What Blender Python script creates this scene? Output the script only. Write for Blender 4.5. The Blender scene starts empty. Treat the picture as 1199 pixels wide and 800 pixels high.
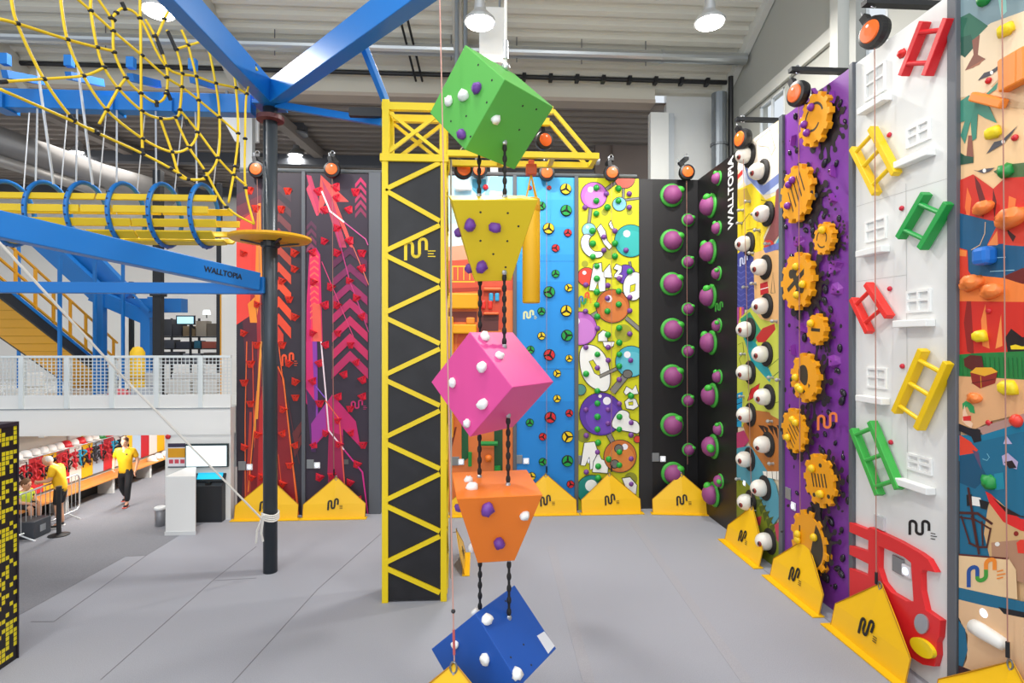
import bpy, bmesh, math, random
from mathutils import Vector, Matrix
from mathutils.geometry import tessellate_polygon
from mathutils.bvhtree import BVHTree

random.seed(7)
SC = bpy.context.scene
COL = SC.collection
PI = math.pi
# ---------------------------------------------------------------- camera
FPX, CX, CY, CAMZ = 665.0, 599.5, 400.0, 4.25
YAW = math.atan(39.5 / 665)
cam_d = bpy.data.cameras.new('camera'); cam = bpy.data.objects.new('camera', cam_d); COL.objects.link(cam)
cam.location = (0, 0, CAMZ); cam.rotation_euler = (PI / 2, 0, -YAW)
cam_d.sensor_fit = 'HORIZONTAL'; cam_d.sensor_width = 36; cam_d.lens = FPX / 1199 * 36
cam_d.clip_start = .05; cam_d.clip_end = 200
SC.camera = cam
# ---------------------------------------------------------------- world, lights, exposure
SC.view_settings.view_transform = 'Standard'; SC.view_settings.look = 'None'
SC.view_settings.gamma = 1; SC.view_settings.use_curve_mapping = False
SC.view_settings.exposure = 0.58
W = bpy.data.worlds.new('world'); SC.world = W; W.use_nodes = True
W.node_tree.nodes['Background'].inputs[0].default_value = (.86, .93, 1, 1)
W.node_tree.nodes['Background'].inputs[1].default_value = .62
def area(x, y, z, sx, sy, power, c=(1, .97, .92), rot=(0, 0, 0)):
    l = bpy.data.lights.new('hall_light', 'AREA'); l.shape = 'RECTANGLE'; l.size = sx; l.size_y = sy
    l.energy = power; l.color = c
    o = bpy.data.objects.new('hall_light', l); COL.objects.link(o); o.location = (x, y, z); o.rotation_euler = rot
    return o
for x in (-6, -1, 3.4):                   # rows of ceiling luminaires nearer than the frame shows
    area(x, 4, 12.5, 1.2, 1.2, 150)
    area(x, -3, 12.5, 1.2, 1.2, 150)
area(-3, -6, 5.5, 14, 3, 420, (.94, .97, 1), (math.radians(125), 0, 0))     # added unseen uplight behind the camera, brightens the underside of the roof
area(-9.3, 15.2, 1.9, .3, 3, 60); area(-9.3, 19, 1.9, .3, 3, 60)            # added unseen fill lights that brighten the dark corridor under the mezzanine
area(-10, 19, 10.3, 6, 3, 160); area(-18, 18, 10.3, 4, 3, 120)              # lamps of the bay beyond the beam
LAMP_W = 190

# ---------------------------------------------------------------- pixel -> place
FWD = Vector((math.sin(YAW), math.cos(YAW), 0)); RGT = Vector((math.cos(YAW), -math.sin(YAW), 0)); UP = Vector((0, 0, 1))
EYE = Vector((0, 0, CAMZ))
def ray(px, py): return FWD + RGT * ((px - CX) / FPX) + UP * (-(py - CY) / FPX)
def PY(px, py, Y): d = ray(px, py); return EYE + d * (Y / d.y)
def PX(px, py, X): d = ray(px, py); return EYE + d * (X / d.x)
def PZ(px, py, z): d = ray(px, py); return EYE + d * ((z - CAMZ) / d.z)
def PD(px, py, dep): return EYE + ray(px, py) * dep
V = Vector
# ---------------------------------------------------------------- materials
def lin(h):
    h = h.lstrip('#'); o = []
    for i in (0, 2, 4):
        c = int(h[i:i + 2], 16) / 255
        o.append(c / 12.92 if c <= .04045 else ((c + .055) / 1.055) ** 2.4)
    return (*o, 1)
_M = {}
def M(h, rough=.5, metal=0.0, emit=0.0, bump=0, bs=40, spec=.5):
    k = (h, rough, metal, emit, bump, bs)
    if k in _M: return _M[k]
    m = bpy.data.materials.new('mat_' + h.strip('#')); m.use_nodes = True
    nt = m.node_tree; b = nt.nodes['Principled BSDF']
    b.inputs['Base Color'].default_value = lin(h); b.inputs['Roughness'].default_value = rough
    b.inputs['Metallic'].default_value = metal; b.inputs['Specular IOR Level'].default_value = spec
    if emit: b.inputs['Emission Color'].default_value = lin(h); b.inputs['Emission Strength'].default_value = emit
    if bump:
        tc = nt.nodes.new('ShaderNodeTexCoord'); n = nt.nodes.new('ShaderNodeTexNoise'); n.inputs['Scale'].default_value = bs
        bp = nt.nodes.new('ShaderNodeBump'); bp.inputs['Strength'].default_value = bump
        nt.links.new(tc.outputs['Object'], n.inputs['Vector']); nt.links.new(n.outputs['Fac'], bp.inputs['Height']); nt.links.new(bp.outputs['Normal'], b.inputs['Normal'])
    _M[k] = m; return m
def M_noise(name, c1, c2, scale, rough=.8, metal=0, detail=6, stretch=(1, 1, 1), bump=0):
    m = bpy.data.materials.new(name); m.use_nodes = True; nt = m.node_tree; b = nt.nodes['Principled BSDF']
    tc = nt.nodes.new('ShaderNodeTexCoord'); mp = nt.nodes.new('ShaderNodeMapping'); mp.inputs['Scale'].default_value = stretch
    n = nt.nodes.new('ShaderNodeTexNoise'); n.inputs['Scale'].default_value = scale; n.inputs['Detail'].default_value = detail
    r = nt.nodes.new('ShaderNodeValToRGB'); r.color_ramp.elements[0].position = .35; r.color_ramp.elements[1].position = .65
    r.color_ramp.elements[0].color = lin(c1); r.color_ramp.elements[1].color = lin(c2)
    nt.links.new(tc.outputs['Object'], mp.inputs[0]); nt.links.new(mp.outputs[0], n.inputs['Vector'])
    nt.links.new(n.outputs['Fac'], r.inputs[0]); nt.links.new(r.outputs[0], b.inputs['Base Color'])
    b.inputs['Roughness'].default_value = rough; b.inputs['Metallic'].default_value = metal
    if bump:
        bp = nt.nodes.new('ShaderNodeBump'); bp.inputs['Strength'].default_value = bump
        nt.links.new(n.outputs['Fac'], bp.inputs['Height']); nt.links.new(bp.outputs[0], b.inputs['Normal'])
    return m
def logo_path():
    P_ = [(0, 1), (0, .4)]
    P_ += [(.15 - .15 * math.cos(t), .32 - .17 * math.sin(t)) for t in [PI * k / 8 for k in range(9)]]
    P_ += [(.3, .6)] + [(.45 - .15 * math.cos(t), .68 + .15 * math.sin(t)) for t in [PI * k / 8 for k in range(9)]]
    P_ += [(.6, .4)] + [(.75 - .15 * math.cos(t), .15 - .15 * math.sin(t)) for t in [PI * k / 8 for k in range(9)]] + [(.9, .52)]
    return P_
# ---------------------------------------------------------------- mesh builder
ORIG = {}
class MB:
    def __init__(s, mat=None):
        s.bm = bmesh.new(); s.mats = []; s.i = 0; s.sm = False
        if mat: s.m(mat)
    def m(s, mat, smooth=False):
        if mat not in s.mats: s.mats.append(mat)
        s.i = s.mats.index(mat); s.sm = smooth; return s
    def f(s, vs):
        try: fc = s.bm.faces.new(vs)
        except ValueError: return None
        fc.material_index = s.i; fc.smooth = s.sm; return fc
    def face(s, pts): return s.f([s.bm.verts.new(p) for p in pts])
    def poly(s, pts, holes=()):
        loops = [[V(p) for p in pts]] + [[V(p) for p in h] for h in holes]
        flat = [s.bm.verts.new(p) for l in loops for p in l]
        for t in tessellate_polygon(loops): s.f([flat[k] for k in t])
        return s
    def prism(s, pts, vec, holes=()):
        vec = V(vec); loops = [[V(p) for p in pts]] + [[V(p) for p in h] for h in holes]
        a = [[s.bm.verts.new(p) for p in l] for l in loops]; b = [[s.bm.verts.new(p + vec) for p in l] for l in loops]
        fa = sum(a, []); fb = sum(b, [])
        for t in tessellate_polygon(loops):
            s.f([fa[k] for k in t]); s.f([fb[k] for k in reversed(t)])
        for la, lb in zip(a, b):
            n = len(la)
            for k in range(n): s.f([la[k], la[(k + 1) % n], lb[(k + 1) % n], lb[k]])
        return s
    def obox(s, c, ax, ay, az):
        c, ax, ay, az = V(c), V(ax), V(ay), V(az); v = []
        for i in (-1, 1):
            for j in (-1, 1):
                for k in (-1, 1): v.append(s.bm.verts.new(c + ax * i + ay * j + az * k))
        for q in ((0, 1, 3, 2), (4, 6, 7, 5), (0, 4, 5, 1), (2, 3, 7, 6), (0, 2, 6, 4), (1, 5, 7, 3)): s.f([v[k] for k in q])
        return s
    def box(s, lo, hi):
        lo, hi = V(lo), V(hi); c = (lo + hi) / 2; d = (hi - lo) / 2
        return s.obox(c, (d.x, 0, 0), (0, d.y, 0), (0, 0, d.z))
    def bar(s, p0, p1, w, h, up=(0, 0, 1)):
        p0, p1 = V(p0), V(p1); d = p1 - p0; n = d.normalized(); x = n.cross(V(up))
        if x.length < 1e-4: x = n.cross(V((1, 0, 0)))
        x.normalize(); y = x.cross(n).normalized()
        return s.obox((p0 + p1) / 2, d / 2, x * w / 2, y * h / 2)
    def tube(s, pts, r, seg=6, closed=False, cap=True):
        pts = [V(p) for p in pts]; n = len(pts); rings = []; prev = None
        for k in range(n):
            if closed: t = pts[(k + 1) % n] - pts[k - 1]
            else: t = pts[min(k + 1, n - 1)] - pts[max(k - 1, 0)]
            t.normalize()
            if prev is None:
                x = t.cross(V((0, 0, 1)));
                if x.length < 1e-3: x = t.cross(V((1, 0, 0)))
            else: x = prev - t * prev.dot(t)
            x.normalize(); y = t.cross(x); prev = x
            rr = r[k] if isinstance(r, (list, tuple)) else r
            rings.append([s.bm.verts.new(pts[k] + x * rr * math.cos(a) + y * rr * math.sin(a)) for a in [2 * PI * q / seg for q in range(seg)]])
        for k in range(n if closed else n - 1):
            A, B = rings[k], rings[(k + 1) % n]
            for q in range(seg): s.f([A[q], A[(q + 1) % seg], B[(q + 1) % seg], B[q]])
        if cap and not closed: s.f(list(reversed(rings[0]))); s.f(rings[-1])
        return s
    def lathe(s, prof, o, ax, seg=20):
        o, ax = V(o), V(ax).normalized(); x = ax.cross(V((0, 0, 1)))
        if x.length < 1e-3: x = V((1, 0, 0))
        x.normalize(); y = ax.cross(x); rings = []
        for r, h in prof:
            if r < 1e-6: rings.append([s.bm.verts.new(o + ax * h)])
            else: rings.append([s.bm.verts.new(o + ax * h + (x * math.cos(2 * PI * q / seg) + y * math.sin(2 * PI * q / seg)) * r) for q in range(seg)])
        for A, B in zip(rings, rings[1:]):
            for q in range(seg):
                q2 = (q + 1) % seg
                if len(A) == 1 and len(B) == 1: continue
                if len(A) == 1: s.f([A[0], B[q2], B[q]])
                elif len(B) == 1: s.f([A[q], A[q2], B[0]])
                else: s.f([A[q], A[q2], B[q2], B[q]])
        if len(rings[0]) > 1: s.f(list(reversed(rings[0])))
        if len(rings[-1]) > 1: s.f(rings[-1])
        return s
    def ball(s, c, r, sc=(1, 1, 1), u=14, w=9, jit=0, rot=None):
        mat = Matrix.Translation(V(c)) @ (rot or Matrix.Identity(4)) @ Matrix.Diagonal((sc[0] * r, sc[1] * r, sc[2] * r, 1))
        g = bmesh.ops.create_uvsphere(s.bm, u_segments=u, v_segments=w, radius=1, matrix=mat)
        for v in g['verts']:
            if jit: v.co += V([random.uniform(-jit, jit) * r for _ in '...'])
            for fc in v.link_faces: fc.material_index = s.i; fc.smooth = s.sm
        return s
    def mesh(s, name, org=None):
        bmesh.ops.recalc_face_normals(s.bm, faces=s.bm.faces)
        if org is not None and org.length: bmesh.ops.translate(s.bm, verts=s.bm.verts, vec=-org)
        me = bpy.data.meshes.new(name); s.bm.to_mesh(me); s.bm.free()
        for m_ in s.mats: me.materials.append(m_)
        return me
    def build(s, name, parent=None, loc=None, bev=0):
        org = ORIG[parent.name] if parent else (V(loc) if loc is not None else V((0, 0, 0)))
        me = s.mesh(name, org); o = bpy.data.objects.new(name, me); COL.objects.link(o)
        if parent: o.parent = parent; ORIG[o.name] = org
        else: o.location = org; ORIG[o.name] = org
        if bev:
            b = o.modifiers.new('bevel', 'BEVEL'); b.width = bev; b.segments = 2; b.limit_method = 'ANGLE'
        return o
def tag(o, label, cat, group=None, kind=None):
    o['label'] = label; o['category'] = cat
    if group: o['group'] = group
    o['kind'] = kind or 'thing'
    return o
def thing(name, label, cat, loc=(0, 0, 0), group=None):
    o = bpy.data.objects.new(name, None); COL.objects.link(o); o.location = loc; o.empty_display_size = .2
    ORIG[o.name] = V(loc); return tag(o, label, cat, group)
def struct(o): o['kind'] = 'structure'; return o
def inst(me, name, parent, mw):
    o = bpy.data.objects.new(name, me); COL.objects.link(o); o.parent = parent
    o.matrix_basis = Matrix.Translation(-ORIG[parent.name]) @ mw
    return o
def sub(me, name, part):                      # sub-part that shares its part's frame
    o = bpy.data.objects.new(name, me); COL.objects.link(o); o.parent = part; return o
def dup(root, loc, rz=None, label=None, name=None):
    r = root.copy(); COL.objects.link(r); r.location = loc
    if rz is not None: r.rotation_euler = (0, 0, rz)
    if label: r['label'] = label
    for ch in list(root.children):
        c = ch.copy(); COL.objects.link(c); c.parent = r
        for g in list(ch.children):
            d = g.copy(); COL.objects.link(d); d.parent = c
    return r
def frame(p, n, s=1, roll=0):
    n = V(n).normalized(); x = V((0, 0, 1)).cross(n)
    if x.length < 1e-3: x = V((1, 0, 0))
    x.normalize(); y = n.cross(x)
    m = Matrix((x, y, n)).transposed().to_4x4()
    return Matrix.Translation(V(p)) @ m @ Matrix.Rotation(roll, 4, 'Z') @ Matrix.Diagonal((s, s, s, 1))
def text_mesh(txt, size, mat):
    cu = bpy.data.curves.new('t', 'FONT'); cu.body = txt; cu.size = size; cu.extrude = .002; cu.offset = size * .022; cu.align_x = 'CENTER'; cu.align_y = 'CENTER'
    o = bpy.data.objects.new('t', cu); COL.objects.link(o)
    dg = bpy.context.evaluated_depsgraph_get(); me = bpy.data.meshes.new_from_object(o.evaluated_get(dg))
    bpy.data.objects.remove(o); me.materials.clear(); me.materials.append(mat); me.name = 'lettering'; return me
def skin(verts, edges, mat, sub_lv=1):
    """one continuous limb surface grown over a skeleton of joints with radii"""
    me = bpy.data.meshes.new('sk'); me.from_pydata([v[0] for v in verts], edges, []); o = bpy.data.objects.new('sk', me); COL.objects.link(o)
    o.modifiers.new('s', 'SKIN')
    for i, d in enumerate(me.skin_vertices[0].data):
        r = verts[i][1]; d.radius = (r, r) if not isinstance(r, tuple) else r
        d.use_root = (i == 0)
    ss = o.modifiers.new('u', 'SUBSURF'); ss.levels = sub_lv; ss.render_levels = sub_lv
    dg = bpy.context.evaluated_depsgraph_get(); res = bpy.data.meshes.new_from_object(o.evaluated_get(dg))
    bpy.data.objects.remove(o); bpy.data.meshes.remove(me)
    for p in res.polygons: p.use_smooth = True
    res.materials.clear(); res.materials.append(mat); return res
def addmesh(mb, me, mw=None):
    n0 = len(mb.bm.faces); mb.bm.from_mesh(me); mb.bm.faces.ensure_lookup_table()
    for f_ in list(mb.bm.faces)[n0:]: f_.material_index = mb.i
    return mb
# ================================================================ the hall
YB, XR = 14.2, 5.6                           # planes of the back and the side climbing walls
ZT = 8.38                                    # top of the climbing panels
floor_m = M_noise('carpet_light', '#989aa3', '#a5a7b0', 90, .95, stretch=(1, 1, 1), bump=.15)
nt = floor_m.node_tree
struct(MB(floor_m).box((-30, -8, -.2), (9, 30, 0)).build('floor'))
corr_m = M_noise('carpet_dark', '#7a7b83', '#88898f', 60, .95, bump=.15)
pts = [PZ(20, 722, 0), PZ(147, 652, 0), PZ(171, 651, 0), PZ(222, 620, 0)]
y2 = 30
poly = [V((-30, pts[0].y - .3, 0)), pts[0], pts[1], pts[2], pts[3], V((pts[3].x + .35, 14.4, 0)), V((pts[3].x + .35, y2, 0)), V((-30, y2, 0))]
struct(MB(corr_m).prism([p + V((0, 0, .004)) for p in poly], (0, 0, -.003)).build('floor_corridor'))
seam = M('#7e7e84', .9)
sb = MB(seam)
for line in (((36, 728), (63, 728), (172, 650)), ((118, 796), (249, 680), (300, 677)), ((272, 800), (372, 690), (446, 625)),
             ((860, 640), (980, 735)), ((249, 680), (300, 640))):
    P_ = [PZ(a, b, .003) for a, b in line]
    for a, b in zip(P_, P_[1:]): sb.bar(a, b, .012, .003)
o = sb.build('floor_seams'); struct(o)
darkband = M_noise('carpet_seam', '#9b9ba2', '#a6a6ad', 90, .95)
sb = MB(darkband)
for line in (((735, 603), (876, 800)), ((645, 640), (690, 800))):
    P_ = [PZ(a, b, .002) for a, b in line]; sb.bar(P_[0], P_[1], .16, .003)
struct(sb.build('floor_strip'))

deck_m = M('#d9d5c8', .4, 0)
def corrug(mb, p0, p1, across, n, h, nrm):
    """trapezoid decking; ridges run along `across`, profile steps p0 -> p1"""
    p0, p1, across, nrm = V(p0), V(p1), V(across), V(nrm); prof = []
    for k in range(n):
        for t, q in ((0, 0), (.38, 0), (.5, 1), (.88, 1)): prof.append(p0.lerp(p1, (k + t) / n) + nrm * h * q)
    prof.append(p1)
    for a, b in zip(prof, prof[1:]): mb.face([a, b, b + across, a + across])
    return mb
mb = corrug(MB(deck_m), (-24, 15.9, 11.25), (-24, 5.5, 16.4), (31.5, 0, 0), 32, .10, (0, -.42, -.9))
for x in (-18.5, -11.8, -6.35, -.5):                    # rafters under the deck
    mb.m(M('#c9c6bb', .5)); a = V((x, 15.7, 11.0)); b = V((x, 7, 15.3)); mb.bar(a, b, .22, .5)
struct(mb.build('ceiling'))
far_m = M('#8a8078', .6)
mb = corrug(MB(far_m), (-30, 15.9, 11.05), (-30, 27, 11.05), (36, 0, 0), 26, .12, (0, 0, -1))
mb.m(M('#8a8078', .6))
for x in (-24, -17, -12.2, -5.9, 1): mb.bar((x, 16, 10.7), (x + 1.2, 27, 10.7), .3, .3)
mb.m(M('#50535a', .6))
for y in (20, 24.5): mb.bar((-28, y, 10.5), (5, y, 10.5), .25, .35)
struct(mb.build('ceiling_far'))
cream = M('#d6d1c2', .5)
xr = PY(765, 118, 15.7).x
struct(MB(cream).box((-26, 15.55, 10.97), (xr, 15.95, 11.3)).m(M('#b8a99a', .6)).box((-26, 15.5, 10.87), (xr, 16, 10.97)).build('trim_beam'))
wallw = M('#e4e5e3', .6)
struct(MB(wallw).box((PY(779, 200, 16).x, 15.9, 0), (7.1, 16.1, 11.6)).m(M('#f0f0ec', .5)).box((PY(760, 200, 15.85).x, 15.7, 0), (PY(781, 200, 15.85).x, 15.95, 10.7))
       .m(M('#c5cbd0', .5)).box((PY(781, 200, 15.85).x, 15.75, 0), (PY(788, 200, 15.85).x, 15.92, 10.7)).build('wall_back'))
brown = M('#84756c', .7)
struct(MB(brown).box((PY(697, 200, 19).x, 19, 0), (PY(790, 200, 19).x, 19.2, 10.9)).m(M('#75675f', .7)).box((PY(717, 200, 18.9).x, 18.93, 0), (PY(718, 200, 18.9).x, 19, 10.9)).build('wall_partition'))
struct(MB(M('#e9e7e4', .7)).box((-30, 25.5, 0), (7, 25.8, 10.9)).build('wall_far'))
struct(MB(M('#dcdad6', .7)).box((-30.2, 5, 2.62), (-30, 26, 16)).build('wall_left'))
# building wall to the right, with windows above the climbing panels
XW = 7.0
gw = M('#b0b0a8', .6)
mb = MB(gw)
wy0, wy1 = PX(919, 105, XW).y, PX(890, 120, XW).y
wz1 = PX(905, 113, XW).z
w2a, w2b = PX(1040, 0, XW).y, PX(991, 0, XW).y
mb.box((XW, wy1, 0), (XW + .2, 16.1, 18)); mb.box((XW, wy0, 0), (XW + .2, wy1, 7.0)); mb.box((XW, wy0, wz1), (XW + .2, wy1, 18))
mb.box((XW, w2b, 0), (XW + .2, wy0, 18)); mb.box((XW, w2a, 0), (XW + .2, w2b, 8.6)); mb.box((XW, -8, 0), (XW + .2, w2a, 18))
struct(mb.build('wall_right'))
mb = MB(M('#d9d8d0', .5))
a, b = PX(864, 92, XW - .1), PX(905, 0, XW - .1); mb.bar((XW - .1, 15.8, 11.1), (XW - .1, 6.8, 15.6), .16, .35)
mb.m(M('#c9c9c2', .5)); p = PX(985, 40, XW - .1); mb.box((XW - .25, p.y - .12, 6), (XW - .02, p.y + .12, 16))
a, b = PX(868, 132, XW - .04), PX(980, 38, XW - .04); z_ = (a.z + b.z) / 2; mb.box((XW - .1, b.y, z_ - .14), (XW - .02, a.y, z_ + .14))
mb.m(M('#9fa09b', .5)); p = PX(1004, 40, XW - .1); mb.box((XW - .2, p.y - .1, 6), (XW - .02, p.y + .08, 16))
struct(mb.build('trim_right'))
def window(n, y0, y1, z0, z1):
    mb = MB(M('#cfd3d4', .4)); t = .05
    for lo, hi in (((y0, z0), (y1, z0 + t)), ((y0, z1 - t), (y1, z1)), ((y0, z0), (y0 + t, z1)), ((y1 - t, z0), (y1, z1)), (((y0 + y1) / 2 - .02, z0), ((y0 + y1) / 2 + .02, z1))):
        mb.box((XW - .01, lo[0], lo[1]), (XW + .05, hi[0], hi[1]))
    o = struct(mb.build('window_%d' % n))
    g = bpy.data.materials.new('window_sky_glass'); g.use_nodes = True; b_ = g.node_tree.nodes['Principled BSDF']
    b_.inputs['Base Color'].default_value = (1, 1, 1, 1); b_.inputs['Roughness'].default_value = .05
    b_.inputs['Transmission Weight'].default_value = 1; b_.inputs['IOR'].default_value = 1.0
    MB(g).box((XW + .02, y0 + t, z0 + t), (XW + .026, y1 - t, z1 - t)).build('glass', o)
    return o
window(1, wy0, wy1, 7.0, wz1)
window(2, w2a, w2b, 8.6, 16)
# sky seen through those windows comes from the world

# ---------------------------------------------------------------- services under the roof
steel = M('#c2c6c8', .28, .85)
t = thing('air_duct', 'round silver ventilation duct running across the hall under the roof', 'duct', (-2, 14.3, 11.45))
MB(steel).tube([(-22, 14.3, 11.55), (6.9, 14.3, 11.55)], .15, 14).build('pipe', t)
for k, x in enumerate((-13, -9, -5, PY(681, 60, 14.3).x - 3.3, PY(605, 60, 14.3).x, PY(681, 60, 14.3).x, PY(756, 60, 14.3).x)):
    MB(M('#55565a', .5)).tube([(x, 14.3, 11.3), (x, 14.3, 12.05)], .012).build('hanger', t)
for x in (-6.5, PY(775, 60, 14.3).x): MB(steel).tube([(x - .04, 14.3, 11.55), (x + .04, 14.3, 11.55)], .17, 14).build('clamp_ring', t)
t = thing('sprinkler_pipe', 'black pipe with clips along the top edge of the cream beam', 'pipe', (-2, 15.2, 11.2))
mb = MB(M('#1b1b1d', .5)); p1 = PY(857, 97, 15.25)
mb.tube([(-22, 15.25, p1.z), (p1.x - .15, 15.25, p1.z)], .06, 8).build('pipe', t)
for k in range(9):
    x = p1.x - .7 - k * .72; MB(M('#1b1b1d', .5)).box((x - .05, 15.15, p1.z - .08), (x + .05, 15.38, p1.z + .08)).build('clip', t)
t = thing('downpipe', 'wide grey vertical pipe in the hall corner beside a black post', 'pipe', (p1.x - .3, 15.4, 0))
q = PY(842, 110, 14.9); MB(M('#8b9196', .3, .7)).tube([(q.x, 14.9, 0), (q.x, 14.9, q.z)], .2, 16).build('pipe', t)
MB(M('#70757a', .4, .6)).tube([(q.x, 14.9, 9.5), (q.x, 14.9, 9.56)], .23, 16).build('collar', t)
MB(M('#1b1b1d', .5)).tube([(q.x + .32, 14.9, 8.2), (q.x + .32, 14.9, p1.z)], .07, 8).build('post', t)
q0, q1 = PY(468, 20, 13.5), PY(487, 95, 15.2)
for k in (0, 1):
    mb = MB(M('#141416', .5)); o_ = V((k * .17, 0, 0)); mb.tube([q0 + o_, q1 + o_], .03)
    tag(mb.build('conduit', loc=q1 + o_), ['thin black conduit slanting up the roof, on the mast side of its twin', 'thin black conduit slanting up the roof, on the cube side of its twin'][k], 'conduit', 'paired roof conduits')
# white column behind the green cube
struct(MB(M('#f2f2ef', .5)).box((PY(574, 200, 15.4).x, 15.3, 0), (PY(583, 200, 15.4).x, 15.5, 11)).build('column_white'))
t = thing('hanging_banner_box', 'white rectangular box hanging from the roof behind the green cube', 'box', PY(576, 75, 12.2))
mb = MB(M('#f3f2ee', .6)); a, b = PY(561, 72, 12.2), PY(591, 8, 12.2)
mb.box((a.x, 12.2, a.z), (b.x, 12.6, b.z)).build('housing', t, bev=.02)
MB(M('#9da2a6', .4, .5)).tube([(a.x + .1, 12.4, b.z), (a.x + .1, 12.4, 13.2)], .03).build('hanger', t)
MB(M('#9da2a6', .4, .5)).tube([(b.x - .1, 12.4, b.z), (b.x - .1, 12.4, 13.2)], .03).build('hanger', t)
t = thing('grey_riser', 'pair of grey vertical risers beside the white hanging box', 'pipe', PY(540, 100, 13))
for x in (535, 545):
    a, b = PY(x, 70, 13), PY(x, -10, 13); MB(M('#8d9399', .4, .5)).tube([(a.x, 13, 10.2), (a.x, 13, b.z)], .05, 8).build('pipe', t)
# high-bay lamps
def lamp_proto():
    t = thing('ceiling_lamp', 'x', 'lamp', (0, 0, 0), 'high-bay lamps under the roof')
    MB(M('#d4d6d8', .35, .6)).lathe([(.07, .5), (.1, .48), (.12, .25), (.3, .06), (.31, 0), (.27, 0)], (0, 0, 0), (0, 0, 1), 24).build('housing', t)
    MB(M('#fffaf0', .3, 0, 14)).lathe([(.27, .012), (.26, -.03), (.15, -.06), (0, -.07)], (0, 0, 0), (0, 0, 1), 24).build('lens', t)
    MB(M('#77797c', .4, .5)).tube([(0, 0, .5), (0, 0, 1.6)], .012).build('hanger', t)
    l = bpy.data.lights.new('lamp_light', 'AREA'); l.shape = 'DISK'; l.size = .5; l.energy = LAMP_W; l.color = (1, .97, .92)
    lo = bpy.data.objects.new('lamp_light', l); COL.objects.link(lo); lo.parent = t; lo.location = (0, 0, -.1)
    return t
LP = lamp_proto(); first = True
for (px, py, Y, lab, pw) in ((831, 27, 11.2, 'glaring round lamp nearest the grey hall wall with windows', 1), (562, 27, 11.2, 'glaring round lamp right above the green cube', 1),
                         (186, 14, 11.2, 'glaring round lamp behind the yellow climbing net', 1), (347, 183, 20, 'small round lamp in the dark bay, beyond the blue mast strut', 0),
                         (93, 180, 20, 'small round lamp in the dark bay, below the cable-hung bridge beam', 0)):
    p = PY(px, py, Y)
    o = LP if first else dup(LP, p); first = False
    o.location = p; o['label'] = lab
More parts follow.
